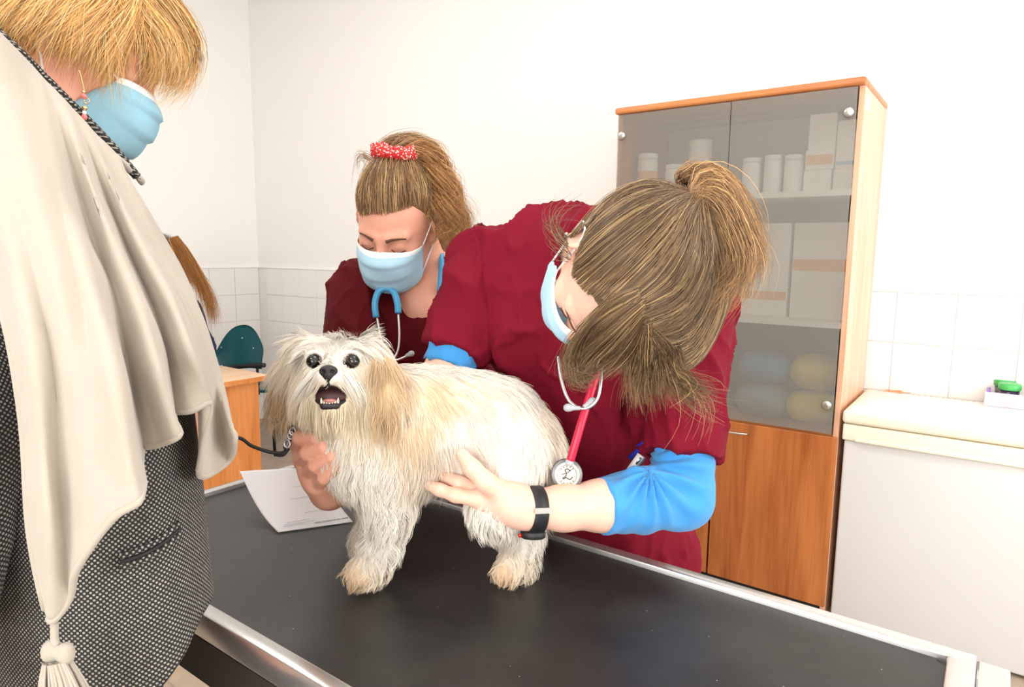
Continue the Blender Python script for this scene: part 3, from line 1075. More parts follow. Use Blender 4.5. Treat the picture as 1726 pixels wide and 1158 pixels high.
# px, py, depth, hair length, flow, lift, curl, colour
A = [
    (700, 622, 1.02, .030, cv(.9, -.2, 0), .35, .10, WHITE), (790, 628, 1.03, .032, cv(.9, -.35, 0), .35, .1, WHITE), (860, 665, 1.04, .034, cv(.6, -.8, 0), .4, .15, WHITE),
    (735, 665, .96, .032, cv(.55, -.8, .1), .28, .12, TAN), (800, 655, .98, .032, cv(.6, -.7, .1), .28, .12, CREAM), (700, 720, .95, .034, cv(.3, -.9, .1), .28, .15, TAN),
    (770, 740, .96, .035, cv(.3, -.95, .1), .25, .15, WHITE), (835, 730, .97, .034, cv(.3, -.95, .1), .25, .15, WHITE), (690, 690, .935, .034, cv(.2, -1, .1), .3, .15, CREAM),
    (700, 790, .97, .042, cv(.0, -1, .1), .3, .35, CREAM), (780, 795, 1.0, .034, cv(.1, -1, .0), .25, .3, WHITE), (920, 700, 1.06, .035, cv(.4, -.9, .0), .35, .2, CREAM),
    (930, 760, 1.06, .042, cv(.15, -1, .0), .3, .3, CREAM), (870, 800, .97, .034, cv(.1, -1, .1), .25, .25, WHITE), (850, 860, .96, .032, cv(.0, -1, .1), .5, .5, WHITE),
    (890, 905, 1.0, .034, cv(.25, -1, .1), .75, .7, WHITE), (872, 945, 1.0, .030, cv(.15, -1, .1), .85, .8, CREAM), (855, 972, .99, .019, cv(-.2, -.9, .3), .5, .5, PAW),
    (620, 790, .93, .044, cv(-.1, -1, .15), .35, .55, WHITE), (575, 750, .96, .040, cv(-.25, -1, .2), .35, .45, WHITE), (650, 850, .95, .042, cv(.05, -1, .15), .75, .9, WHITE),
    (640, 920, .97, .038, cv(.05, -1, .1), .85, 1.0, WHITE), (620, 955, .98, .026, cv(-.1, -1, .1), .85, .9, CREAM), (602, 975, .97, .017, cv(-.4, -.7, .4), .5, .5, PAW),
    # head
    (567, 560, .97, .036, cv(.05, .6, .4), .6, .2, WHITE), (540, 566, .96, .038, cv(-.45, .35, .3), .55, .2, WHITE), (596, 566, .96, .038, cv(.45, .35, .3), .55, .2, WHITE), (520, 580, .95, .036, cv(-.6, -.3, .3), .45, .15, WHITE), (612, 580, .95, .036, cv(.6, -.3, .3), .45, .15, WHITE),
    (559, 600, .925, .016, cv(0, .6, .4), .35, .1, WHITE), (557, 622, .905, .012, cv(0, .8, .5), .3, .1, WHITE), (528, 590, .93, .012, cv(-.2, 1, .3), .35, .1, WHITE), (590, 592, .93, .012, cv(.2, 1, .3), .35, .1, WHITE),
    (505, 625, .95, .034, cv(-.25, -1, .1), .25, .2, CREAM), (612, 628, .95, .034, cv(.25, -1, .1), .25, .2, CREAM),
    (534, 638, .915, .042, cv(-.85, -.55, .2), .35, .15, WHITE), (580, 638, .915, .042, cv(.85, -.55, .2), .35, .15, WHITE), (540, 655, .905, .040, cv(-.6, -.8, .25), .35, .15, CREAM), (574, 655, .905, .040, cv(.6, -.8, .25), .35, .15, CREAM),
    (520, 668, .93, .050, cv(-.25, -1, .15), .3, .25, BEARD), (596, 670, .93, .050, cv(.25, -1, .15), .3, .25, BEARD), (556, 694, .92, .036, cv(0, -1, .25), .3, .3, BEARD),
    (496, 690, .96, .050, cv(-.1, -1, .1), .25, .25, BEARD), (622, 690, .96, .050, cv(.1, -1, .1), .25, .25, BEARD),
    (496, 605, .985, .050, cv(-.45, -1, .1), .3, .15, CREAM), (478, 670, .985, .052, cv(-.12, -1, .1), .3, .35, EARC),
    (640, 612, .950, .052, cv(.2, -1, .15), .3, .15, EARC), (652, 650, .930, .050, cv(.08, -1, .15), .3, .35, EARC), (656, 695, .915, .050, cv(.05, -1, .15), .35, .45, EARC),
]
AP = np.array([P(a[0], a[1], a[2]) for a in A])
AL = np.array([a[3] for a in A])
AF = np.array([unit(a[4]) for a in A])
ALI = np.array([a[5] for a in A])
ACU = np.array([a[6] for a in A])
ACO = np.array([a[7] for a in A])


def idw(p):
    d2 = ((p[:, None] - AP[None]) ** 2).sum(2) + 1e-5
    w = d2 ** -2.2
    w /= w.sum(1, keepdims=True)
    return w


dw = idw(dv)
dcol = dw @ ACO
near_eye = np.minimum(np.linalg.norm(dv - hp(.0255, .0135, .0545), axis=1), np.linalg.norm(dv - hp(-.0255, .0135, .0545), axis=1))
mouth_c = hp(0, -.034, .066)
q = dv - mouth_c
md = np.sqrt(((q @ HR) / .026) ** 2 + ((q @ HU) / .0165) ** 2 + ((q @ HF) / .034) ** 2)
k_eye = np.clip((.0128 - near_eye) / .002, 0, 1)[:, None]
dcol = dcol * (1 - k_eye) + ca(70, 50, 42) * k_eye
k_m = np.clip((1.0 - md) / .25, 0, 1)[:, None]
dcol = dcol * (1 - k_m) + ca(52, 34, 36) * k_m
dog = mesh_obj('dog', dv, df, M_dogskin, None, True, dcol)
tag(dog, 'small long haired cream white dog standing on the black table facing the camera', 'dog')
dog_base = dog


def fur(verts, faces, nrm, n, S=7, mask=None, seed=1):
    rng = np.random.default_rng(seed)
    tri = np.vstack([faces[:, [0, 1, 2]], faces[:, [0, 2, 3]]])
    a, b, c = verts[tri[:, 0]], verts[tri[:, 1]], verts[tri[:, 2]]
    ar = np.linalg.norm(np.cross(b - a, c - a), axis=1)
    if mask is not None:
        ar = ar * mask[tri[:, 0]]
    pick = rng.choice(len(tri), n, p=ar / ar.sum())
    u, v = rng.random(n), rng.random(n)
    fl = u + v > 1
    u[fl], v[fl] = 1 - u[fl], 1 - v[fl]
    root = a[pick] + (b - a)[pick] * u[:, None] + (c - a)[pick] * v[:, None]
    nn = nrm[tri[pick, 0]]
    return root, nn


# fewer hairs on the mouth, nose, eyes and on surfaces far from the picture side
dens = np.ones(len(dv))
dens[(near_eye < .0105)] = 0
dens[md < .93] = 0
nose_c = hp(0, -.0035, .083)
dens[np.linalg.norm(dv - nose_c, axis=1) < .013] = 0
facing = (dn @ (-CF))
dens *= np.where(facing > -.25, 1.0, .35)
headm = np.linalg.norm(dv - HC, axis=1) < .085
dens *= np.where(headm, 1.9, 1.0)
NF = 33000
root, nn = fur(dv, df, dn, NF, mask=dens, seed=3)
w = idw(root)
L = (w @ AL) * RNG.uniform(.7, 1.2, NF)
fl = w @ AF
fl /= np.linalg.norm(fl, axis=1)[:, None] + 1e-9
lift, curl, col = (w @ ALI) * .8, w @ ACU, w @ ACO
en = np.minimum(np.linalg.norm(root - hp(.0255, .0135, .0545), axis=1), np.linalg.norm(root - hp(-.0255, .0135, .0545), axis=1))
L *= np.clip((en - .008) / .013, .4, 1)
mdist = np.linalg.norm(root - nose_c, axis=1)
L *= np.clip((mdist - .008) / .016, .2, 1)
L[mdist < .015] = np.minimum(L[mdist < .015], .008)
S = 7
paths = np.zeros((NF, S, 3))
paths[:, 0] = root
ftan = fl - nn * (fl * nn).sum(1)[:, None] * .9
ftan /= np.linalg.norm(ftan, axis=1)[:, None] + 1e-9
jit = RNG.normal(0, .16, (NF, 3))
ph = RNG.uniform(0, 6.28, NF)
# clump-coherent waviness
wav = noise3(root, 42, 5) * 6 + ph * .12
side = np.cross(ftan, nn)
for i in range(1, S):
    u = i / (S - 1)
    dr = nn * (lift * (1.15 - u))[:, None] + ftan + jit * .6 + np.array([0, 0, -1.0]) * (.35 * u)
    dr /= np.linalg.norm(dr, axis=1)[:, None]
    wob = (curl * .8)[:, None] * (side * np.sin(wav + 5.2 * u)[:, None] + nn * np.cos(wav * 1.3 + 4.5 * u)[:, None] * .6)
    dr = dr + wob
    dr /= np.linalg.norm(dr, axis=1)[:, None]
    paths[:, i] = paths[:, i - 1] + dr * (L / (S - 1))[:, None]
ng = NF // 14
kd = kdtree.KDTree(ng)
for i in range(ng):
    kd.insert(root[i], i)
kd.balance()
gi = np.array([kd.find(p)[1] for p in root])
u = np.linspace(0, 1, S)[None, :, None]
cl = (.30 + .5 * RNG.random(NF))[:, None, None] * u ** .8
paths = paths + (paths[gi] - paths) * cl
paths[:, :, 2] = np.maximum(paths[:, :, 2], TBZ + .002)
cn_ = noise3(root, 60, 2)[:, None] * .06 + RNG.normal(0, .05, (NF, 1))
col = np.clip(col * (1 + cn_), 0, .97)
tip = np.clip(col * np.array([1.0, .98, .94]), 0, 1)
fv, ff, fc = strands_mesh(paths, RNG.uniform(.00022, .00040, NF), col, 3, True, tip)
o = mesh_obj('coat_hair', fv, ff, M_fur, dog, True, fc)
# hairs of a coat shade with the lie of the coat: blend the tube normals with the skin normal
tn = vnormals(fv, ff)
bn = np.repeat(nn, S * 3, axis=0)
mixn = bn * .6 + tn * .6
mixn /= np.linalg.norm(mixn, axis=1)[:, None] + 1e-9
o.data.normals_split_custom_set_from_vertices(mixn.astype(np.float32))
o['kind'] = 'stuff'

# eyes, nose, mouth
for s in (-1, 1):
    e = mesh_obj('eye', *[None] * 0, verts=[], faces=[], m=None) if False else lathe('eye', [(.0098 * math.sin(t), .0098 * (1 - math.cos(t))) for t in np.linspace(.05, math.pi - .05, 14)], M_eye, dog,
                                                                                    hp(s * .0255, .0135, .0372), 22, unit(HF * 1 + HR * s * .18))
Fn = Field(nose_c - .03, nose_c + .03, .0014)
fr = (HR, HU, HF)
Fn.ell(nose_c, (.0125, .0085, .0085), fr, 0)
Fn.ell(nose_c - HU * .006 + HF * .0005, (.0075, .007, .0075), fr, .004)
Fn.cap(nose_c - HU * .008 + HF * .002, nose_c - HU * .020 - HF * .002, .0032, .0025, .004)
for s in (-1, 1):
    Fn.ell(nose_c + HR * s * .0066 - HU * .0012 + HF * .0078, (.0032, .0026, .005), fr, .002, op='sub')
v, f = Fn.mesh(2)
mesh_obj('nose', v, f, M_nose, dog, True)
mc = hp(0, -.034, .066)
Fm = Field(mc - .05, mc + .05, .0016)
Fm.ell(hp(0, -.036, .052), (.024, .014, .014), fr, 0)
v, f = Fm.mesh(1)
mouth = mesh_obj('mouth_lining', v, f, M_mouth, dog, True)
Fm = Field(mc - .05, mc + .05, .0016)
arc = [hp(.0215 * math.sin(t), -.036 + .0120 * math.cos(t), .067 - .012 * abs(math.sin(t)) ** 2) for t in np.linspace(0, 2 * math.pi, 25)]
for i in range(24):
    low = arc[i][2] < mc[2] - .004
    Fm.cap(arc[i], arc[i + 1], .0022 if low else .0014, None, .003)
Fm.cap(hp(-.009, -.0505, .066), hp(.009, -.0500, .066), .0042, None, .005)
v, f = Fm.mesh(1)
mesh_obj('lips', v, f, M_lip, dog, True)
Fm = Field(mc - .05, mc + .05, .0014)
Fm.cap(hp(0, -.043, .052), hp(0, -.0425, .0655), .0115, .0095, .003, flat=(HU, .35))
v, f = Fm.mesh(1)
mesh_obj('tongue', v, f, M_tongue, dog, True)
for s in (-1, 1):
    tube('canine_tooth', [hp(s * .0105, -.0465, .0665), hp(s * .0110, -.0425, .0675), hp(s * .0113, -.0385, .0680)], [.0021, .0017, .0006], M_tooth, dog, 8)
for i in range(5):
    a = -.0072 + .0036 * i
    tube('front_tooth', [hp(a, -.0475, .0690 - abs(a) * .15), hp(a, -.0430, .0695 - abs(a) * .15)], [.0017, .0014], M_tooth, dog, 7)


# ------------------------------------------------------------------ people: shared builders
M_skin = mat('skin light', srgb(240, 192, 170), 0.48, var=0.06, scale=35, spec=0.35, sss=0.12, bump=.06, bscale=500)
M_skin_pink = mat('skin rosy', srgb(228, 166, 142), 0.5, var=0.08, scale=45, spec=0.35, sss=0.12, bump=.08, bscale=400)
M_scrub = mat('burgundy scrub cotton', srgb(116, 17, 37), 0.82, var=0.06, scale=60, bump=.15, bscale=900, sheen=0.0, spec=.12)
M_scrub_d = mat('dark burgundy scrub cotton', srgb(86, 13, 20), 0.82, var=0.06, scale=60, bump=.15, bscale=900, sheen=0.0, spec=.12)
M_blueknit = mat('bright blue jersey', srgb(62, 144, 208), 0.85, var=0.04, scale=80, bump=.15, bscale=1200, sheen=.15, spec=.2)
M_mask_b = mat('mask pale blue nonwoven', srgb(176, 214, 234), 0.8, bump=.2, bscale=800, spec=.2)
M_mask_b2 = mat('mask sky blue nonwoven', srgb(146, 190, 208), 0.8, bump=.2, bscale=800, spec=.2)
M_mask_w = mat('mask white edge', (0.83, 0.85, 0.87, 1), 0.8, spec=.2)
M_hair = attr_mat('hair strands', rough=0.42, spec=0.45)
M_brow = mat('eyebrow brown', srgb(96, 62, 44), 0.7)
M_nail = mat('finger nail', srgb(238, 184, 176), 0.3)
M_shoe = mat('white clog', (.8, .8, .8, 1), .5)
M_pants_dark = mat('dark trousers', (0.02, 0.02, 0.022, 1), .8)


class Head:
    def __init__(s, c, fwd, up, sc=1.0):
        s.c, s.F = np.asarray(c, float), unit(fwd)
        s.U = unit(np.asarray(up) - s.F * (np.asarray(up) @ s.F))
        s.R = np.cross(s.F, s.U)          # the person's own right
        s.sc = sc
        s.fr = (s.R, s.U, s.F)

    def p(s, r, u, f):
        return s.c + s.sc * (s.R * r + s.U * u + s.F * f)

    def local(s, v):
        q = (np.asarray(v) - s.c) / s.sc
        return np.stack([q @ s.R, q @ s.U, q @ s.F], -1)

    def depth(s, x, y, infl=0.0):
        """camera depth where the ray of a pixel meets the inflated skull (or passes nearest)"""
        c = s.p(0, .022, -.010)
        r = s.sc * (np.array([.073, .092, .096]) + infl)
        d, o = ray(x, y), CAM - c
        M_ = np.stack([s.R / r[0], s.U / r[1], s.F / r[2]])
        dd, oo = M_ @ d, M_ @ o
        a, b, cc = dd @ dd, oo @ dd, oo @ oo - 1
        disc = b * b - a * cc
        return (-b - math.sqrt(disc)) / a if disc > 0 else -b / a

    def on(s, x, y, infl=0.0, nearer=0.0):
        return P(x, y, s.depth(x, y, infl) - nearer)

    def build(s, fld, neck=None, neck_r=.052):
        k = s.sc
        E = lambda c, r, kk, op='add': fld.ell(s.p(*c), np.array(r) * k, s.fr, kk * k, op)
        Cc = lambda a, b, ra, rb, kk: fld.cap(s.p(*a), s.p(*b), ra * k, rb * k, kk * k)
        E((0, .025, -.012), (.073, .085, .093), .0)
        E((0, -.030, .026), (.060, .075, .060), .03)
        Cc((0, -.085, .045), (0, -.094, .062), .026, .019, .025)
        for q in (-1, 1):
            Cc((q * .050, -.045, .0), (q * .012, -.092, .055), .020, .017, .02)
            E((q * .036, -.028, .060), (.022, .020, .020), .02)
            Cc((q * .012, .017, .083), (q * .044, .018, .068), .009, .008, .012)
            E((q * .031, .000, .088), (.017, .011, .010), .010, 'sub')
            E((q * .031, -.001, .0725), (.0145, .0115, .0130), .005)
        Cc((0, .004, .086), (0, -.030, .105), .0085, .0115, .010)
        for q in (-1, 1):
            Cc((q * .010, -.036, .094), (q * .012, -.035, .090), .008, .007, .008)
        Cc((-.020, -.062, .084), (.020, -.062, .084), .0075, .0075, .008)
        Cc((-.016, -.071, .083), (.016, -.071, .083), .0075, .0075, .006)
        for q in (-1, 1):
            ef = (unit(s.R * .9 * q - s.F * .35), s.U, unit(s.F * .9 + s.R * .35 * q))
            fld.ell(s.p(q * .076, -.002, -.010), np.array((.0065, .031, .019)) * k, ef, .006 * k)
            fld.ell(s.p(q * .082, .002, -.008), np.array((.005, .020, .010)) * k, ef, .004 * k, 'sub')
            fld.ell(s.p(q * .0755, -.030, -.004), np.array((.006, .009, .009)) * k, ef, .006 * k)
        if neck is not None:
            fld.cap(s.p(0, -.055, -.025), neck, neck_r, neck_r * 1.08, .02)

    def brows(s, parent, m=None):
        for q in (-1, 1):
            pts = spline([s.p(q * .013, .0185, .0945), s.p(q * .028, .0225, .0895), s.p(q * .047, .017, .0745)], 12)
            tube('eyebrow', pts, np.linspace(.0036, .0018, 12), m or M_brow, parent, 6, flat=(s.F, .45))
            pts = spline([s.p(q * .018, -.0065, .0835), s.p(q * .031, -.0105, .0865), s.p(q * .045, -.0065, .0795)], 12)
            tube('eyelash', pts, .0011, M_brow, parent, 6)


def face_mask(h, parent, m_main, pleat=1.0, name='face_mask', drop=0.0, loops=True, bulge=0.0, label=None, sft=.040, sfb=.040, su0=-.016, su1=-.086, rw=.0665):
    cz = np.array([[-.004, .099], [-.024, .1175], [-.050, .1195 + bulge], [-.078, .115 + bulge], [-.104, .098 + bulge * .6], [-.121, .066]])
    cs = spline(np.c_[cz, np.zeros(6)], 25)
    nu, nv = 33, 25
    V = np.zeros((nv, nu, 3))
    for j in range(nv):
        vv = j / (nv - 1)
        for i in range(nu):
            a = -1 + 2 * i / (nu - 1)
            g = abs(a) ** 2.0
            su, sf = su0 + (su1 - su0) * vv, sft + (sfb - sft) * vv
            r = rw * math.sin(a * 1.45) / math.sin(1.45) * (1 - .08 * vv)
            f = cs[j][1] * (1 - g) + sf * g
            u = cs[j][0] * (1 - g) + su * g - drop * (1 - g)
            pl = ((vv * 4.0) % 1.0) * (1 - abs(a) ** 3) * .0045 * pleat if .12 < vv < .9 else 0
            nse = .0022 * math.sin(a * 7 + vv * 5) * math.sin(vv * 9 + 1)
            V[j, i] = h.p(r, u, f + pl + nse)
    idx = np.arange(nv * nu).reshape(nv, nu)
    q = np.stack([idx[:-1, :-1], idx[1:, :-1], idx[1:, 1:], idx[:-1, 1:]], -1).reshape(-1, 4)
    o = mesh_obj(name, V.reshape(-1, 3), q, m_main, parent, True)
    o.data.materials.append(M_mask_w)
    pi = np.zeros(len(q), np.int32)
    pi.reshape(nv - 1, nu - 1)[:2] = 1
    o.data.polygons.foreach_set('material_index', pi)
    md = o.modifiers.new('thick', 'SOLIDIFY')
    md.thickness = .0014
    if label:
        o['label'] = label
    if loops:
        for s_ in (-1, 1):
            i = nu - 1 if s_ > 0 else 0
            top, bot = V[1, i], V[-2, i]
            sgn = np.sign(h.local(top)[0])
            ear_t, ear_m, ear_b = h.p(sgn * .080, .022, -.012), h.p(sgn * .083, -.002, -.030), h.p(sgn * .079, -.026, -.012)
            tube('ear_loop', spline([top, ear_t, ear_m, ear_b, bot], 24), .0015, M_mask_w, o, 6)
    return V


def hair_sheet(guides, n, col, start=0.0, S=12, jit=.004, wave=0.0, freq=14.0, seed=0, fray=.006, cvar=.18, ends=0.12, high=None):
    """strands filling the sheets between neighbouring guide curves"""
    rng = np.random.default_rng(seed)
    G = np.array([resample(spline(g, 30), S) for g in guides])
    m = len(G)
    t = rng.random(n) * (m - 1) if m > 1 else np.zeros(n)
    i = np.minimum(t.astype(int), max(m - 2, 0))
    w = (t - i)[:, None, None]
    base = G[i] * (1 - w) + G[np.minimum(i + 1, m - 1)] * w
    u = np.linspace(0, 1, S)
    off = rng.normal(0, jit, (n, 1, 3)) * (.35 + .65 * np.sin(np.clip(u * 1.4, 0, 1.57)))[None, :, None]
    fr = rng.normal(0, fray, (n, 1, 3)) * (u ** 2)[None, :, None]
    p = base + off + fr
    # slow clump displacement
    cl = noise3(np.c_[t * 1.7, np.zeros(n), np.zeros(n) + seed], 3.0, seed + 3)
    cl2 = noise3(np.c_[t * 1.7, np.ones(n) * 5, np.zeros(n) + seed], 3.0, seed + 9)
    p += (cl[:, None] * u[None])[:, :, None] * CR * fray * 1.2 + (cl2[:, None] * u[None])[:, :, None] * CU * fray * 1.2
    if wave:
        ph = rng.uniform(0, .9, n) + 5 * noise3(np.c_[t * 2.0, t * 0, t * 0 + seed], 2.0, seed + 1)
        L = np.linalg.norm(np.diff(p, axis=1), axis=2).sum(1)
        wv = np.sin(ph[:, None] + freq * L[:, None] * u[None] * 6.28)
        wv2 = np.cos(ph[:, None] * 1.3 + freq * L[:, None] * u[None] * 6.28)
        amp = wave * np.clip(u * 3, 0, 1)
        p += (wv * amp[None])[:, :, None] * CR + (wv2 * amp[None])[:, :, None] * (-CF * .7 + CU * .5)
    # trim the tips unevenly
    sc = 1 - ends * rng.random(n)
    s0 = start * rng.random(n) ** 1.5
    uu = np.clip(s0[:, None] + u[None] * (sc - s0)[:, None], 0, 1) * (S - 1)
    i0 = np.minimum(uu.astype(int), S - 2)
    fw = (uu - i0)[:, :, None]
    ar = np.arange(n)[:, None]
    p = p[ar, i0] * (1 - fw) + p[ar, i0 + 1] * fw
    c = np.asarray(col)[None] * np.exp(rng.normal(0, cvar, (n, 1)) + .12 * noise3(np.c_[t * 3, t * 0, t * 0], 4.0, seed + 4)[:, None])
    if high is not None:
        k = rng.random(n) < .28
        c[k] = np.asarray(high)[None] * np.exp(rng.normal(0, cvar, (k.sum(), 1)))
    return p, np.clip(c, 0, 1)


def hair_object(name, parts, parent, rad=(.00028, .0005), cap=None, seed=0, sides=3):
    rng = np.random.default_rng(seed)
    V, Q, K, off = [], [], [], 0
    for p, c in parts:
        v, q, cc = strands_mesh(p, rng.uniform(rad[0], rad[1], len(p)), c, sides)
        V.append(v); Q.append(q + off); K.append(cc)
        off += len(v)
    if cap is not None:
        v, q, c = cap
        V.append(v); Q.append(q + off); K.append(c)
    o = mesh_obj(name, np.vstack(V), np.vstack(Q), M_hair, parent, True, np.vstack(K))
    return o


def scalp_cap(h, col, infl=.003, cut=((0, .058, .080), (0, -.55, .80)), extra=None, res=.005, back=-.012):
    lo, hi = h.c - .2, h.c + .2
    fld = Field(lo, hi, res)
    fld.ell(h.p(0, .026, -.014), h.sc * (np.array([.074, .086, .094]) + infl), h.fr, 0)
    fld.ell(h.p(0, -.012, -.040), h.sc * (np.array([.062, .062, .060]) + infl), h.fr, .03)
    n = h.R * cut[1][0] + h.U * cut[1][1] + h.F * cut[1][2]
    fld.plane_cut(h.p(*cut[0]), n)
    n2 = h.F * .62 - h.U * .45
    fld.plane_cut(h.p(0, 0, back), n2)
    if extra:
        for f in extra:
            f(fld)
    v, q = fld.mesh(2)
    c = np.asarray(col)[None] * np.exp(.10 * noise3(v, 120, 3) + .1 * noise3(v, 40, 8))[:, None]
    return v, q, np.clip(c, 0, 1)


def folds(v, f, amp, fn):
    n = vnormals(v, f)
    return v + n * (amp * fn(v))[:, None]


def ridged(p, scale, seed):
    return 1 - 2 * np.abs(noise3(p, scale, seed))


def cloth_noise(axis, s1=9, s2=22, st=.35, seed=0):
    """fold noise stretched along an axis"""
    ax = unit(axis)

    def fn(v):
        a = v @ ax
        q = v - np.outer(a, ax) * (1 - st)
        wv = .035 * np.c_[noise3(v, 6, seed + 5), noise3(v, 6, seed + 6), noise3(v, 6, seed + 7)]
        q = q + wv
        cr = (1 - np.abs(noise3(q, s1 * 1.5, seed + 2))) ** 5
        cr2 = (1 - np.abs(noise3(q, s2 * 1.2, seed + 3))) ** 6
        return .40 * noise3(q, s1, seed) + 1.0 * cr + .45 * cr2 - .35
    return fn


def bounds(pts, m):
    pts = np.asarray(pts)
    return pts.min(0) - m, pts.max(0) + m


def leg_set(fld, pelvis, feet, knee_fwd, r=(.085, .058, .042), k=.03):
    for (hip, foot) in zip(pelvis, feet):
        kn = (np.asarray(hip) + np.asarray(foot)) / 2 + np.asarray(knee_fwd)
        fld.chain([hip, kn, foot], [r[0], r[1], r[2]], k)


def shoes(pos, fwd, parent, m):
    fwd = unit([fwd[0], fwd[1], 0])
    for q in pos:
        lo, hi = bounds([np.array([q[0], q[1], 0]) - fwd * .12, np.array([q[0], q[1], .1]) + fwd * .2], .08)
        fl_ = Field(lo, hi, .008)
        b0 = np.array([q[0], q[1], .045])
        fl_.cap(b0 - fwd * .05, b0 + fwd * .14, .042, .040, .02)
        fl_.cap(b0 + np.array([0, 0, .03]) - fwd * .03, b0 + fwd * .05, .045, .04, .03)
        v, f = fl_.mesh(1)
        v[:, 2] = np.maximum(v[:, 2], 0.001)
        mesh_obj('shoe', v, f, m, parent, True)


def finger(fld, pts, rads, k=.006):
    fld.chain(pts, rads, k)


def nail(name, base, tip, up, parent, w=.0048):
    base, tip, up = np.asarray(base), np.asarray(tip), unit(up)
    d = unit(tip - base)
    s = unit(np.cross(d, up))
    v, f = [], []
    for i in range(6):
        t = i / 5
        ww = w * (1 - .25 * (2 * t - 1) ** 2) * (1 if t < .9 else .75)
        for j in range(5):
            a = -1 + j / 2
            v.append(base + (tip - base) * t + s * a * ww + up * (.0012 - .0018 * a * a))
    for i in range(5):
        for j in range(4):
            k = i * 5 + j
            f.append((k, k + 1, k + 6, k + 5))
    mesh_obj(name, v, f, M_nail, parent, True)


# ------------------------------------------------------------------ the vet bending over the dog (right)
H2 = Head(P(1050, 462, .87), cv(-.52, -.83, -.20), cv(.20, -.25, .95), 1.0)
V2_rsh, V2_lsh = P(822, 448, 1.19), P(1172, 510, 1.14)
V2_c7 = P(1005, 440, 1.10)
V2_chest, V2_waist, V2_pel = P(985, 560, 1.20), P(1000, 760, 1.30), P(1018, 925, 1.40)
V2_rel, V2_rwr = P(742, 650, 1.13), P(690, 745, 1.14)
V2_lel = P(1142, 838, 1.055)
V2_lcuff, V2_lwr = P(1012, 852, 1.00), P(888, 858, .955)
side2 = unit(V2_lsh - V2_rsh)
front2 = unit(np.cross(unit(V2_c7 - V2_pel), side2))
front2 = front2 if front2 @ (-CF) > 0 else -front2
feet2 = [np.array([V2_pel[0] + s * .11, V2_pel[1] + .03, .07]) for s in (-1, 1)]

lo, hi = bounds([V2_pel, V2_c7, H2.c, V2_rsh, V2_lsh], .22)
fb = Field(lo, hi, .0045)
H2.build(fb, V2_c7, .050)
fb.cap(V2_rsh, V2_lsh, .05, .05, .03)
fb.chain([V2_c7 - cv(0, 0, .0), V2_chest, V2_waist, V2_pel], [.06, .095, .09, .11], .04, flat=(front2, .8))
b1 = fb.mesh(1)
# left arm with hand
lo, hi = bounds([V2_lsh, V2_lel, V2_lwr, P(700, 760, .95), P(700, 860, 1.03)], .07)
fa = Field(lo, hi, .0026)
fa.chain([V2_lsh, V2_lel], [.047, .038], .02)
fa.chain([V2_lel, P(1060, 848, 1.02), V2_lcuff, P(950, 856, .977), V2_lwr], [.038, .037, .035, .030, .0255], .02)
palm_n = unit(cv(.05, .55, .8))
wr = V2_lwr
mcp = [P(806, 842, .952), P(812, 832, .975), P(818, 824, .995), P(824, 818, 1.012)]
fa.chain([wr, P(860, 848, .955), P(830, 838, .962)], [.0255, .0265, .022], .02)
for q_ in mcp:
    fa.cap(P(868, 848, .962), q_, .018, .0125, .014)
fgs = [[mcp[0], P(768, 835, .950), P(742, 826, .962), P(722, 817, .972)],
       [mcp[1], P(775, 815, .972), P(750, 803, .985), P(733, 797, .997)],
       [mcp[2], P(780, 806, .995), P(756, 794, 1.008), P(742, 788, 1.02)],
       [mcp[3], P(788, 802, 1.012), P(770, 794, 1.025), P(758, 788, 1.035)]]
for g_, r0 in zip(fgs, (.0100, .0102, .0098, .0088)):
    finger(fa, g_, [r0 * 1.12, r0 * 1.0, r0 * .92, r0 * .78])
th = [P(852, 836, .945), P(818, 812, .932), P(797, 790, .931), P(779, 766, .941)]
finger(fa, th, [.017, .0128, .0112, .0088], .010)
b2 = fa.mesh(2)
# right arm, mostly behind the dog
lo, hi = bounds([V2_rsh, V2_rel, V2_rwr], .09)
fr_ = Field(lo, hi, .004)
fr_.chain([V2_rsh, V2_rel, V2_rwr], [.046, .037, .026], .02)
pd = unit(V2_rwr - V2_rel)
fr_.cap(V2_rwr, V2_rwr + pd * .06, .027, .024, .015)
for k in range(4):
    b_ = V2_rwr + pd * .06 + side2 * (k - 1.5) * .017
    finger(fr_, [b_, b_ + pd * .035 - front2 * .004, b_ + pd * .062 + np.array([0, 0, -.01])], [.010, .009, .0075])
finger(fr_, [V2_rwr + pd * .02, V2_rwr + pd * .04 + side2 * .04, V2_rwr + pd * .07 + side2 * .052], [.013, .011, .008])
b3 = fr_.mesh(1)
v, f = join(b1, b2, b3)
vet2 = mesh_obj('person', v, f, M_skin, None, True)
tag(vet2, 'person in burgundy scrubs with brown ponytail bending over the dog, hand under its belly', 'person')
H2.brows(vet2)
nail('fingernail', th[2] * .45 + th[3] * .55 + palm_n * .0075, th[3] + palm_n * .006 + unit(th[3] - th[2]) * .004, palm_n, vet2, .0056)

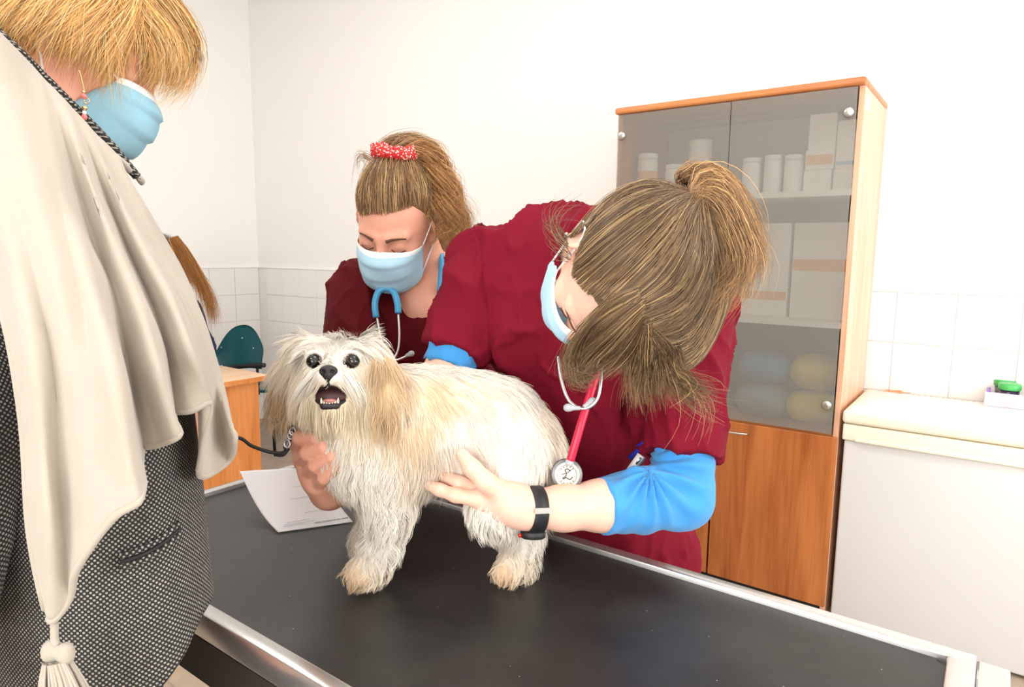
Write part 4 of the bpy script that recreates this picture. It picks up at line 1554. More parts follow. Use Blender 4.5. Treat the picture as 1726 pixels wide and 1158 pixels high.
# scrub tunic
pts = [V2_pel, V2_c7, V2_rsh, V2_lsh, V2_waist]
lo, hi = bounds(pts, .26)
ft = Field(lo, hi, .0062)
ft.cap(V2_rsh, V2_c7 + CU * .004, .066, .074, .03)
ft.cap(V2_c7 + CU * .004, V2_lsh, .074, .066, .03)
ft.cap(P(940, 426, 1.18), P(1060, 440, 1.16), .080, .080, .04)
ft.chain([P(975, 480, 1.21), V2_chest, P(990, 660, 1.25), V2_waist, V2_pel, V2_pel - np.array([0, 0, .14])], [.12, .152, .150, .148, .165, .172], .05, flat=(front2, .78))
ft.cap(P(880, 540, 1.16), P(1080, 560, 1.15), .085, .085, .06)
ft.cap(H2.p(0, -.06, -.03), V2_c7, .062, .062, .02, op='sub')
ft.ell(P(1066, 712, 1.125), (.024, .050, .030), (CR, unit(CU + .35 * CR), -CF), .006, op='sub')
v1, f1 = ft.mesh(2)
fn = cloth_noise(V2_chest - V2_pel, 8, 20, .45, 3)
v1 = folds(v1, f1, .017, fn)


def sleeve(a, b, ra, rb, res=.005, amp=.004, seed=5, cutq=None, extra=0):
    lo, hi = bounds([a, b], max(ra, rb) + .05)
    fs = Field(lo, hi, res)
    d = unit(b - a)
    fs.cap(a - d * extra, b + d * .08, ra, rb, .02)
    fs.plane_cut(b if cutq is None else cutq, d)
    v, f = fs.mesh(2)
    v = folds(v, f, amp * 2.6, cloth_noise(d + .6 * CR, 11, 26, .4, seed))
    return v, f


s1 = sleeve(V2_rsh, V2_rsh + (V2_rel - V2_rsh) * .74, .068, .052, seed=6)
s2 = sleeve(V2_lsh, V2_lsh + (V2_lel - V2_lsh) * .80, .070, .060, seed=8)
v, f = join((v1, f1), s1, s2)
tunic2 = mesh_obj('scrub_tunic', v, f, M_scrub, vet2, True)
# dark chest pocket opening at the side of the tunic
M_pocket = mat('dark pocket lining', (0.02, 0.006, 0.008, 1), .9)

# blue jersey sleeves
lo, hi = bounds([V2_lsh, V2_lel, V2_lcuff], .09)
fs = Field(lo, hi, .0032)
ua = unit(V2_lel - V2_lsh)
fs.chain([V2_lsh + (V2_lel - V2_lsh) * .55, V2_lel + CR * .006], [.052, .047], .02)
fa_ = unit(V2_lcuff - V2_lel)
fs.chain([V2_lel + CR * .006, V2_lel * .5 + V2_lcuff * .5 + CU * .002, V2_lcuff - fa_ * -.02], [.047, .0460, .0435], .02)
fs.plane_cut(V2_lcuff, fa_)
v, f = fs.mesh(2)
nrm = vnormals(v, f)
q = v - V2_lel
along = q @ fa_
inner = unit(cv(-.6, .8, .2))
ang = np.arctan2(q @ cv(0, 1, 0), q @ cv(1, 0, 0))
rr = np.linalg.norm(q, axis=1)
pit = P(1085, 785, 1.05)
rp_ = np.linalg.norm(v - pit, axis=1)
a2 = np.arctan2((v - pit) @ cv(0, 1, 0), (v - pit) @ cv(1, 0, 0))
fold_k = np.exp(-((rp_ - .065) / .035) ** 2)
v = v + nrm * (.0052 * fold_k * np.sin(a2 * 15 + 2 * noise3(v, 18, 4)))[:, None] + nrm * (.0018 * noise3(v, 40, 2))[:, None]
k_c = np.exp(-(((v - V2_lcuff) @ fa_ + .020) / .0012) ** 2)
v = v - nrm * (.0012 * k_c)[:, None]
mesh_obj('blue_sleeve', v, f, M_blueknit, vet2, True)
v, f = sleeve(V2_rsh + (V2_rel - V2_rsh) * .5, V2_rsh + (V2_rel - V2_rsh) * .86, .047, .044, .004, .003, 9)
mesh_obj('blue_sleeve', v, f, M_blueknit, vet2, True)
# trousers and clogs
lo, hi = bounds([V2_pel + .22, V2_pel - .22, feet2[0], feet2[1]], .1)
lo[2] = -.02
fp = Field(lo, hi, .010)
fp.cap(V2_pel - side2 * .06, V2_pel + side2 * .06, .135, .135, .03, flat=(front2, .85))
leg_set(fp, [V2_pel - side2 * .085, V2_pel + side2 * .085], feet2, -CF * .0 + np.array([0, -.02, 0]), (.10, .075, .062))
v, f = fp.mesh(2)
v = folds(v, f, .005, cloth_noise((0, 0, 1), 9, 20, .3, 4))
v[:, 2] = np.maximum(v[:, 2], .02)
mesh_obj('scrub_trousers', v, f, M_scrub, vet2, True)
shoes(feet2, (-.2, -1, 0), vet2, M_shoe)
face_mask(H2, vet2, M_mask_b, drop=.014, su0=-.034, su1=-.098, label='pale blue pleated face mask')

# wrist watch with black strap worn on the left wrist
fdir = unit(V2_lwr - P(950, 856, .977))
wc = P(899, 859, .959)
wx = unit(np.cross(fdir, CF))
wy = np.cross(fdir, wx)
M_strap = mat('black silicone strap', (.012, .012, .013, 1), .55)
strap_v, strap_f = [], []
ns = 40
for i in range(ns):
    a = 2 * math.pi * i / ns
    for (rad, ax_) in ((.0295, -.0115), (.0325, -.0105), (.0325, .0105), (.0295, .0115)):
        strap_v.append(wc + fdir * ax_ + (wx * math.cos(a) * 1.04 + wy * math.sin(a) * .96) * rad)
for i in range(ns):
    for j in range(4):
        a, b_ = i * 4 + j, i * 4 + (j + 1) % 4
        c_, d_ = ((i + 1) % ns) * 4 + (j + 1) % 4, ((i + 1) % ns) * 4 + j
        strap_f.append((a, b_, c_, d_))
watch = mesh_obj('wrist_watch_strap', strap_v, strap_f, M_strap, vet2, True)
dwn = unit(cv(-.1, -1, .15) - fdir * (cv(-.1, -1, .15) @ fdir))
lathe('watch_case', [(.016, 0), (.018, .002), (.018, .009), (.015, .011)], M_strap, watch, wc + dwn * .029, 24, dwn)
lathe('watch_crown', [(.003, 0), (.003, .004)], mat('red crown', srgb(200, 40, 30), .4), watch, wc + dwn * .035 + fdir * .018, 10, fdir)
tw = -CF - fdir * (-CF @ fdir)
tw = unit(tw)
up2 = np.cross(fdir, tw)
up2 = up2 if up2[2] > 0 else -up2
bc = wc + tw * .0318 + up2 * .007
bm = bmesh.new()
for (a0, a1, b0, b1_) in ((-.0130, .0130, -.004, .004),):
    qs = [bm.verts.new(bc + fdir * x + up2 * y + tw * z) for z in (0, .0025) for (x, y) in ((a0, b0), (a1, b0), (a1, b1_), (a0, b1_))]
    bm.faces.new(qs[4:]); bm.faces.new(qs[:4][::-1])
    for i in range(4):
        bm.faces.new((qs[i], qs[(i + 1) % 4], qs[4 + (i + 1) % 4], qs[4 + i]))
bm.normal_update()
bmesh.ops.recalc_face_normals(bm, faces=bm.faces)
bm_obj('watch_buckle', bm, M_steel, watch)
sv_, sf_ = [], []
for k in range(9):
    a = -.5 + k * .16
    for ax_ in (-.0122, .0122):
        sv_.append(wc + fdir * ax_ + (tw * math.cos(a) + up2 * math.sin(a)) * .0338)
sf_ = [(2 * k, 2 * k + 1, 2 * k + 3, 2 * k + 2) for k in range(8)]
# small paw tattoo on the inner wrist
M_ink = mat('tattoo ink', (0.10, 0.08, 0.09, 1), .6)
tq = P(880, 842, .930)
for (dx, dy, r_) in ((0, 0, .0020), (-3, -5, .0011), (0, -7, .0011), (4, -6, .0011), (5, -1, .0011), (8, 6, .0018), (6, 1, .001), (12, 2, .001), (3, 8, .001)):
    b_ = P(880 + dx, 842 + dy, .9345)
    lathe('paw_tattoo', [(r_, 0), (r_, .0006)], M_ink, vet2, b_, 8, -CF)

# hair
HB, HBL = ca(116, 92, 68), ca(180, 150, 108)
h2 = H2
tie = (1170, 342)


def g2(pts_, infl=.015, near=0.0):
    return [h2.on(x, y, infl, near + (n_[0] if n_ else 0)) for x, y, *n_ in pts_]


back_sheet = [g2([(985, 395), (1010, 368), (1060, 335), (1120, 322), tie]),
              g2([(968, 440), (1005, 402), (1070, 355), (1130, 335), tie]),
              g2([(964, 466), (1015, 428), (1085, 375), (1135, 345), tie]),
              g2([(985, 492), (1045, 436), (1105, 385), (1140, 352), tie]),
              g2([(1015, 505), (1080, 445), (1125, 395), (1150, 358), tie]),
              g2([(1048, 508), (1105, 458), (1140, 405), (1158, 362), tie]),
              g2([(1082, 515), (1140, 480), (1165, 420), (1168, 370), tie]),
              g2([(1085, 555), (1155, 525), (1190, 450), (1180, 380), tie]),
              g2([(1100, 590), (1165, 575), (1208, 480), (1192, 390), tie]),
              g2([(1130, 620), (1180, 590), (1218, 500), (1200, 395), tie]),
              g2([(1160, 625), (1195, 590), (1225, 500), (1205, 400), tie])]
top_sheet = [g2([(1060, 325), (1090, 312), (1130, 318), tie], .012), g2([(1000, 370), (1050, 325), (1110, 312), tie], .014), g2([(960, 400), (1020, 345), (1090, 318), tie], .012)]
fr_left = [g2([(1072, 484), (1028, 502), (988, 548), (960, 600), (952, 640)], .016),
           g2([(1078, 496), (1015, 535), (968, 585), (958, 630), (985, 640, .01), (1000, 618, .01)], .014),
           g2([(1084, 512), (1030, 560), (985, 605), (968, 635, .01), (992, 640, .02), (1005, 610, .015)], .014),
           g2([(1088, 532), (1050, 585), (1010, 615), (985, 632, .01)], .012),
           g2([(1090, 545), (1065, 595), (1040, 620), (1015, 632, .01)], .010)]
fr_down = [g2([(1092, 545), (1068, 600), (1060, 640, .01), (1066, 680, .015)], .012),
           g2([(1092, 542), (1085, 610), (1085, 660, .015), (1088, 675, .02)], .012),
           g2([(1090, 540), (1105, 610), (1105, 650, .015), (1110, 678, .02)], .012),
           g2([(1092, 548), (1125, 600), (1128, 645, .015), (1135, 672, .02)], .012)]
fr_right = [g2([(1092, 545), (1130, 595), (1135, 640, .01), (1160, 668, .02), (1200, 676, .03)], .012),
            g2([(1090, 535), (1140, 580), (1140, 630, .01), (1165, 655, .02), (1195, 672, .03)], .012)]
wisp = [g2([(1140, 600), (1150, 630, .01), (1182, 640, .03), (1196, 665, .04), (1180, 702, .04)], .012),
        g2([(1120, 590), (1145, 625, .01), (1178, 655, .03), (1190, 680, .04), (1165, 712, .04)], .012)]
wl = [g2([(955, 400), (935, 380), (930, 355), (965, 345)], .012), g2([(960, 440), (938, 420), (925, 390), (935, 360)], .012)]
dT = h2.depth(1170, 342, .012)
pt = lambda L_, dd=0: [P(x, y, dT - .01 + dd + (z[0] if z else 0)) for x, y, *z in L_]
pony = [pt([tie, (1172, 300), (1205, 288), (1240, 330), (1258, 400), (1250, 470)], .01), pt([tie, (1180, 305), (1222, 312), (1252, 380), (1262, 440), (1240, 490)]),
        pt([tie, (1185, 322), (1220, 345), (1243, 410), (1248, 460), (1222, 500)], -.012), pt([tie, (1190, 340), (1215, 380), (1232, 430), (1230, 480), (1195, 512)], -.005),
        pt([tie, (1192, 355), (1208, 400), (1222, 450), (1215, 495), (1190, 505)], .01)]
pony2 = [pt([tie, (1140, 310), (1165, 288), (1210, 300), (1248, 360), (1262, 430), (1245, 480)], .03), pt([tie, (1150, 300), (1185, 285), (1235, 320), (1262, 390), (1264, 440)], .04)]
parts = []
for g_, n_, sd, kw in ((back_sheet, 5200, 1, dict(jit=.0035, fray=.004, start=.12)), (top_sheet, 700, 2, dict(jit=.004, fray=.004)), (fr_left, 1100, 3, dict(jit=.004, fray=.007, wave=.0015, freq=8)),
                       (fr_down, 800, 4, dict(jit=.005, fray=.010, wave=.002, freq=9)), (fr_right, 320, 5, dict(jit=.004, fray=.012, wave=.003, freq=8)), (wisp, 40, 6, dict(jit=.004, fray=.014)),
                       (wl, 40, 7, dict(jit=.006, fray=.014)), (pony, 1300, 8, dict(jit=.008, fray=.010, wave=.003, freq=8)), (pony2, 600, 9, dict(jit=.007, fray=.012))):
    parts.append(hair_sheet(g_, n_, HB if sd not in (8, 9) else ca(142, 108, 72), seed=sd + 20, high=HBL if sd not in (8, 9) else ca(206, 162, 108), **kw))
pc = [P(1215, 360, dT + .01), P(1235, 420, dT + .012), P(1222, 475, dT + .015)]


def pony_core(fld):
    fld.chain([P(1172, 345, dT + .012), P(1205, 345, dT + .012)] + pc, [.010, .020, .026, .026, .014], .015)


cap2 = scalp_cap(h2, ca(112, 88, 64), .003, ((0, .064, .072), (0, -.6, .8)), [pony_core])
hair2 = hair_object('hair', parts, vet2, (.00032, .00055), cap2, 3)
dv_ = unit(P(1185, 352, dT) - P(1155, 330, dT))
tie_c = P(1168, 340, dT - .006)
nrm_t = unit(cv(.85, .5, .2))
e1 = unit(np.cross(nrm_t, CF))
e2 = np.cross(nrm_t, e1)
tube('hair_tie', [tie_c + .010 * CF + (e1 * math.cos(a) * 1.25 + e2 * math.sin(a)) * .0155 for a in np.linspace(0, 2 * math.pi, 24, endpoint=False)], .0042, mat('maroon hair tie', srgb(86, 40, 38), .8), hair2, 8, closed=True)
lathe('ear_stud', [(.001, 0), (.0035, .001), (.0035, .003), (.001, .0045)], M_steel, vet2, H2.p(.083, -.028, -.004), 12, H2.R)

# stethoscope around the neck of this vet
M_redtube = mat('raspberry tubing', srgb(196, 22, 62), .35)
M_greytip = mat('grey rubber tip', srgb(176, 178, 182), .5)
M_grey = mat('grey chestpiece ring', srgb(120, 118, 118), .4, metal=.6)
st2 = thing('stethoscope', 'stethoscope with raspberry red tube hanging from the bending vet', 'stethoscope', P(955, 800, .985))
tube('tube', spline([P(1035, 560, 1.075), P(1016, 600, 1.03), P(990, 680, .995), P(972, 740, .985), P(961, 778, .985)], 30), .0062, M_redtube, st2, 12)
yoke = spline([P(940, 600, 1.02), P(946, 640, 1.0), P(960, 676, .99), P(985, 689, .985), P(1006, 674, .985), P(1013, 640, .99), P(1014, 595, 1.02)], 40)
tube('binaural', yoke, .0026, M_steel, st2, 8)
for a, b_ in (((978, 688, .982), (950, 687, .985)), ((984, 686, .985), (1003, 673, .995))):
    tube('ear_tip', spline([P(*a), (P(*a) + P(*b_)) / 2, P(*b_)], 8), [.003, .0032, .0035, .004, .0055, .0062, .0058, .003], M_greytip, st2, 10)
cpn = unit(cv(.05, .10, 1))
cpc = P(955, 800, .985)
cp = lathe('chestpiece', [(.012, -.012), (.019, -.010), (.0235, -.004), (.0235, .002), (.0215, .004)], M_grey, st2, cpc, 36, cpn)
lathe('diaphragm', [(.0185, .0041), (.0185, .0052), (.0165, .0056)], mat('pale diaphragm', srgb(206, 198, 186), .35, metal=.3), cp, cpc, 36, cpn)
M_print = mat('dark print', (.02, .018, .018, 1), .6)
cx_ = unit(np.cross(cv(0, 1, 0), cpn))
cyv = np.cross(cpn, cx_)
for r_ in (.0142,):
    tube('print_ring', [cpc + cpn * .0058 + (cx_ * math.cos(a) + cyv * math.sin(a)) * r_ for a in np.linspace(0, 6.283, 40, endpoint=False)], .00035, M_print, cp, 4, closed=True)
pl = [(.004, .006), (.001, .0085), (-.003, .007), (-.001, .002), (-.003, -.004), (-.006, -.006), (-.005, -.003), (-.001, -.004), (.004, -.0065), (.008, -.003)]
tube('print_letter', spline([cpc + cpn * .0059 + cx_ * x + cyv * y for x, y in pl], 40), .0007, M_print, cp, 5)
tube('print_letter', spline([cpc + cpn * .0059 + cx_ * x + cyv * y for x, y in ((-.008, .001), (0, .003), (.007, .008))], 12), .0005, M_print, cp, 5)
for k in range(16):
    a = k / 16 * 6.283
    if abs(math.sin(a)) < .45:
        continue
    q0 = cpc + cpn * .0058 + (cx_ * math.cos(a) + cyv * math.sin(a)) * .0112
    q1 = cpc + cpn * .0058 + (cx_ * math.cos(a) + cyv * math.sin(a)) * .0132
    tube('print_letter', [q0, q1], .0006, M_print, cp, 4)
tube('stem', [P(961, 776, .985), P(958, 784, .985)], .0068, M_greytip, st2, 10)

# pen and clip card in the side pocket
M_penb = mat('blue pen barrel', srgb(34, 44, 150), .35)
pen = thing('ballpoint_pen', 'blue ballpoint pen clipped to the pocket above the blue sleeve', 'pen', P(1070, 765, 1.10))
tube('barrel', [P(1062, 772, 1.10), P(1090, 748, 1.085), P(1096, 742, 1.083)], [.0045, .0055, .005], M_penb, pen, 10)
tube('clip', [P(1074, 752, 1.085), P(1098, 737, 1.075)], .0022, M_penb, pen, 6)
tube('button', [P(1096, 742, 1.083), P(1101, 737, 1.08)], .003, M_steel, pen, 8)
bd = thing('clip_card', 'small white clip beside the blue pen', 'clip', P(1072, 785, 1.09))
qa, qb = P(1062, 796, 1.09), P(1082, 768, 1.085)
tube('card', [qa, qb], .008, M_white, bd, 4, flat=(-CF, .3))
tube('clip_pin', [qa * .5 + qb * .5, qa * .1 + qb * .9], .003, M_steel, bd, 6)


# ------------------------------------------------------------------ the assistant holding the dog (centre)
H1 = Head(P(668, 376, 1.36), cv(-.20, -.66, .72), cv(.02, .74, .66), 1.0)
V1_rsh, V1_lsh = P(612, 492, 1.47), P(812, 432, 1.58)
V1_c7 = P(742, 455, 1.50)
V1_chest, V1_waist, V1_pel = P(712, 570, 1.52), P(760, 720, 1.60), P(800, 860, 1.68)
V1_rel, V1_rwr = P(583, 690, 1.28), P(556, 826, 1.055)
side1 = unit(V1_lsh - V1_rsh)
front1 = np.cross(unit(V1_c7 - V1_pel), side1)
front1 = unit(front1 if front1 @ (-CF) > 0 else -front1)
feet1 = [np.array([V1_pel[0] + s * .11, V1_pel[1] + .03, .07]) for s in (-1, 1)]
lo, hi = bounds([V1_pel, V1_c7, H1.c, V1_rsh, V1_lsh], .2)
fb = Field(lo, hi, .0048)
H1.build(fb, V1_c7, .050)
fb.cap(V1_rsh, V1_lsh, .05, .05, .03)
fb.cap(V1_c7, P(712, 520, 1.44), .055, .06, .04)
fb.chain([V1_c7, V1_chest, V1_waist, V1_pel], [.06, .095, .09, .11], .04, flat=(front1, .8))
b1 = fb.mesh(1)
lo, hi = bounds([V1_rsh, V1_rel, V1_rwr, P(455, 690, 1.0), P(590, 850, .94)], .05)
fa = Field(lo, hi, .0028)
fa.chain([V1_rsh, V1_rel, P(570, 765, 1.16), V1_rwr], [.046, .038, .035, .027], .02)
pc_ = P(536, 802, 1.005)
fa.cap(V1_rwr, pc_, .027, .024, .02)
fa.cap(P(552, 832, 1.03), P(536, 812, 1.0), .022, .020, .015)
kn = [P(503, 752, 1.0), P(507, 776, .998), P(518, 798, .995), P(534, 818, .993)]
for q_ in kn:
    fa.cap(pc_, q_, .018, .0125, .008)
fg = [[kn[0], P(506, 738, .968), P(530, 735, .952), P(556, 739, .954)], [kn[1], P(518, 764, .962), P(546, 753, .948), P(573, 749, .955)],
      [kn[2], P(532, 785, .957), P(560, 770, .943), P(580, 758, .952)], [kn[3], P(546, 806, .957), P(566, 788, .945), P(577, 768, .950)]]
for g_, r0 in zip(fg, (.0104, .0106, .0102, .0092)):
    finger(fa, g_, [r0 * 1.1, r0 * 1.08, r0 * .95, r0 * .8], .0018)
finger(fa, [pc_, P(505, 742, 1.02), P(484, 712, 1.005), P(466, 696, .995)], [.018, .0135, .0115, .0095], .010)
b2 = fa.mesh(2)
# left arm reaching down behind the dog
V1_lel, V1_lwr = P(770, 690, 1.48), P(690, 760, 1.30)
lo, hi = bounds([V1_lsh, V1_lel, V1_lwr], .1)
fr_ = Field(lo, hi, .0045)
fr_.chain([V1_lsh, V1_lel, V1_lwr], [.046, .037, .026], .02)
pd = unit(V1_lwr - V1_lel)
fr_.cap(V1_lwr, V1_lwr + pd * .06, .027, .024, .015)
for k in range(4):
    b_ = V1_lwr + pd * .06 + np.array([0, 0, 1]) * (k - 1.5) * .017
    finger(fr_, [b_, b_ + pd * .035, b_ + pd * .06], [.010, .009, .0075])
finger(fr_, [V1_lwr + pd * .02, V1_lwr + pd * .04 + CU * .04, V1_lwr + pd * .07 + CU * .05], [.013, .011, .008])
b3 = fr_.mesh(1)
v, f = join(b1, b2, b3)
vet1 = mesh_obj('person', v, f, M_skin_pink, None, True)
tag(vet1, 'person in dark burgundy scrubs with red hair scrunchie looking down and holding the dog', 'person')
H1.brows(vet1)
nail('fingernail', fg[3][2] * .3 + fg[3][3] * .7 - CF * .0072, fg[3][3] - CF * .006 + unit(fg[3][3] - fg[3][2]) * .006, -CF, vet1, .0055)

lo, hi = bounds([V1_pel, V1_c7, V1_rsh, V1_lsh, V1_waist], .24)
ft = Field(lo, hi, .0065)
ft.cap(V1_rsh, V1_c7, .066, .072, .03)
ft.cap(V1_c7, V1_lsh, .072, .066, .03)
ft.chain([P(715, 510, 1.53), V1_chest, V1_waist, V1_pel, V1_pel - np.array([0, 0, .14])], [.12, .145, .140, .160, .168], .05, flat=(front1, .8))
ft.cap(P(650, 545, 1.46), P(770, 520, 1.48), .075, .075, .05)
# V neck
vt = P(716, 520, 1.36)
ft.cap(H1.p(0, -.06, -.03), V1_c7, .054, .050, .01, op='sub')
ft.cap(V1_c7 - CF * .02, P(712, 470, 1.385), .047, .018, .005, op='sub')
ft.cap(P(712, 470, 1.385), P(713, 515, 1.37), .018, .005, .004, op='sub')
v1, f1 = ft.mesh(2)
v1 = folds(v1, f1, .017, cloth_noise(V1_chest - V1_pel, 8, 20, .45, 13))
s1 = sleeve(V1_rsh, V1_rsh + (V1_rel - V1_rsh) * .80, .070, .060, seed=16)
s2 = sleeve(V1_lsh, V1_lsh + (V1_lel - V1_lsh) * .80, .068, .058, seed=18)
v, f = join((v1, f1), s1, s2)
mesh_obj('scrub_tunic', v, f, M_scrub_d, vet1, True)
lo, hi = bounds([V1_pel + .22, V1_pel - .22, feet1[0], feet1[1]], .1)
lo[2] = -.02
fp = Field(lo, hi, .010)
fp.cap(V1_pel - side1 * .06, V1_pel + side1 * .06, .130, .130, .03, flat=(front1, .85))
leg_set(fp, [V1_pel - side1 * .085, V1_pel + side1 * .085], feet1, np.array([0, -.02, 0]), (.10, .075, .062))
v, f = fp.mesh(2)
v = folds(v, f, .005, cloth_noise((0, 0, 1), 9, 20, .3, 14))
v[:, 2] = np.maximum(v[:, 2], .02)
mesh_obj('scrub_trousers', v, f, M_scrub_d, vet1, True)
shoes(feet1, (-.2, -1, 0), vet1, M_shoe)
face_mask(H1, vet1, M_mask_b, label='pale blue pleated face mask with white top edge')

# hair gathered up into a scrunchie, curly tail falling on the far shoulder
h1 = H1
g1 = lambda L_, infl=.014: [h1.on(x, y, infl if i_ else .001, n_[0] if n_ else 0) for i_, (x, y, *n_) in enumerate(L_)]
HD, HDL = ca(140, 106, 72), ca(206, 172, 124)
tie1 = (668, 262)
front_sheet = [g1([(602, 350), (604, 322), (618, 290), (640, 268)]), g1([(608, 364), (610, 325), (624, 290), (645, 265)]), g1([(625, 362), (625, 320), (635, 285), (652, 263)]), g1([(650, 362), (648, 318), (652, 285), (660, 262)]),
               g1([(675, 356), (672, 318), (670, 285), (668, 262)]), g1([(700, 346), (695, 315), (685, 285), (676, 262)]), g1([(712, 352), (712, 318), (700, 285), (684, 262)]), g1([(722, 372), (730, 325), (712, 285), (692, 264)]),
               g1([(735, 388), (745, 335), (722, 290), (698, 268)]), g1([(748, 372), (752, 330), (732, 292), (700, 270)])]
dt1 = h1.depth(690, 262, .012)
q1 = lambda L_, dd=0: [P(x, y, dt1 + dd) for x, y in L_]
tail = [q1([(672, 255), (700, 236), (735, 258), (752, 300), (772, 345), (785, 385), (778, 425)], .0), q1([(680, 258), (715, 245), (745, 280), (760, 330), (772, 380), (765, 420)], -.02),
        q1([(690, 262), (720, 265), (742, 305), (752, 350), (758, 395), (750, 425)], -.03), q1([(700, 268), (728, 295), (742, 335), (745, 380), (740, 410)], -.01), q1([(690, 262), (740, 290), (770, 335), (790, 375), (795, 400)], .05)]
bump_ = [q1([(640, 268), (632, 252), (655, 236), (690, 236), (715, 250)], .0), q1([(650, 262), (655, 245), (680, 232), (710, 240), (730, 262)], .02), q1([(660, 262), (670, 248), (690, 240), (720, 250)], -.02)]
wi = [q1([(625, 275), (608, 262), (602, 270), (606, 290)], .03), q1([(635, 268), (612, 258), (604, 262), (600, 280)], .02)]
tend = [g1([(722, 372), (728, 392), (724, 410)]), g1([(598, 375), (594, 395), (606, 408)])]
parts = []
for g_, n_, sd, kw in ((front_sheet, 3200, 1, dict(jit=.004, fray=.005, wave=.0022, freq=9, start=.38, cvar=.3)), (tail, 900, 2, dict(jit=.010, fray=.016, wave=.012, freq=15)), (bump_, 450, 3, dict(jit=.006, fray=.009)),
                       (wi, 30, 4, dict(jit=.004, fray=.01)), (tend, 0, 5, {})):
    if n_:
        parts.append(hair_sheet(g_, n_, HD if sd != 2 else ca(158, 112, 66), seed=sd + 40, high=HDL if sd != 2 else ca(214, 164, 104), S=26 if sd == 2 else 12, **kw))


def tail_core(fld):
    fld.chain(q1([(690, 256), (725, 275), (748, 325), (762, 380), (756, 415)], .03), [.020, .030, .034, .034, .015], .02)


cap1 = scalp_cap(h1, ca(118, 88, 58), .003, ((0, .066, .075), (0, -.5, .85)), [tail_core])
hair1 = hair_object('hair', parts, vet1, (.0003, .0005), cap1, 5)
# scrunchie: ruffled red ring with white specks
m, nt, b = new_mat('red speckled scrunchie')
tc = nd(nt, 'ShaderNodeTexCoord')
vo = nd(nt, 'ShaderNodeTexVoronoi', Scale=230.0)
lt = nd(nt, 'ShaderNodeMath', operation='LESS_THAN')
lt.inputs[1].default_value = 0.33
mx = nd(nt, 'ShaderNodeMix', data_type='RGBA')
mx.inputs[6].default_value = srgb(188, 28, 24)
mx.inputs[7].default_value = srgb(240, 220, 210)
nt.links.new(tc.outputs['Object'], vo.inputs['Vector'])
nt.links.new(vo.outputs['Distance'], lt.inputs[0])
nt.links.new(lt.outputs[0], mx.inputs[0])
nt.links.new(mx.outputs[2], b.inputs['Base Color'])
b.inputs['Roughness'].default_value = .7
sc_c = P(667, 256, dt1 - .02)
ax1, ax2 = unit(cv(1, -.06, 0)), unit(cv(0, .35, -.9))
ring_p = [sc_c + ax1 * .037 * math.cos(a) + ax2 * .026 * math.sin(a) + cv(0, .004 * math.sin(9 * a), 0) for a in np.linspace(0, 6.283, 60, endpoint=False)]
ring_r = [.0115 + .0028 * math.sin(17 * a) for a in np.linspace(0, 6.283, 60, endpoint=False)]
v, f = tube_arrays(ring_p, ring_r, 14, True)
v = v + .002 * np.c_[noise3(v, 150, 1), noise3(v, 150, 2), noise3(v, 150, 3)]
mesh_obj('scrunchie', v, f, m, hair1, True)

# blue stethoscope round the neck
M_bluetube = mat('sky blue tubing', srgb(70, 158, 206), .4)
st1 = thing('stethoscope', 'stethoscope with sky blue tube around the neck of the middle person', 'stethoscope', P(655, 560, 1.34))
nb = P(742, 415, 1.53)
tube('tube', spline([P(636, 458, 1.34), P(642, 468, 1.335), P(640, 480, 1.33)], 12), .0068, M_bluetube, st1, 12)
dS = 1.33
tube('yoke', spline([P(634, 535, dS), P(632, 512, dS), P(638, 492, dS), P(652, 486, dS), P(664, 493, dS), P(670, 512, dS), P(671, 528, dS)], 30), .0066, M_bluetube, st1, 12)
tube('tube', spline([P(648, 490, dS), P(642, 470, 1.335), P(640, 445, 1.36)], 14), .0068, M_bluetube, st1, 12)
tube('tube', spline([P(742, 402, 1.47), P(744, 440, 1.42), P(742, 480, 1.40), P(738, 520, 1.40), P(735, 560, 1.41), P(728, 600, 1.42)], 30), .0062, M_bluetube, st1, 12)
tube('binaural', spline([P(635, 533, dS), P(642, 570, dS - .005), P(652, 598, dS - .01), P(666, 607, dS - .012), P(690, 598, dS - .012)], 30), .0023, M_steel, st1, 8)
tube('binaural', spline([P(671, 527, dS), P(673, 565, dS - .004), P(670, 592, dS - .008), P(660, 606, dS - .01), P(648, 600, dS - .01)], 30), .0023, M_steel, st1, 8)
for a, b_ in (((684, 600, 1.317), (698, 594, 1.317)), ((652, 603, 1.318), (642, 598, 1.318))):
    tube('ear_tip', spline([P(*a), (P(*a) + P(*b_)) / 2, P(*b_)], 8), [.003, .0035, .004, .0048, .0058, .006, .005, .0025], M_greytip, st1, 10)
lathe('chestpiece', [(.010, -.008), (.017, -.005), (.018, .003), (.015, .006)], M_steel, st1, P(722, 567, 1.415), 28, cv(.55, .1, .8))


# ------------------------------------------------------------------ the woman with the shawl (left, seen from behind)
H3 = Head(P(140, 84, .90), cv(.83, -.50, -.25), cv(.42, .85, -.05), 1.0)
LC = P(170, 800, .82)                       # axis of the trunk
LXY = np.array([LC[0], LC[1]])
L_c7 = P(58, 190, .88)
L_rsh, L_lsh = P(30, 310, .76), P(150, 380, .95)
L_rel, L_rwr = P(-70, 720, .66), P(-150, 1080, .60)
L_lel, L_lwr = P(190, 650, 1.0), P(275, 680, .93)
feet3 = [np.array([LXY[0] - .10, LXY[1] - .03, .07]), np.array([LXY[0] + .10, LXY[1] - .05, .07])]
zz = lambda py: P(100, py, .86)[2]


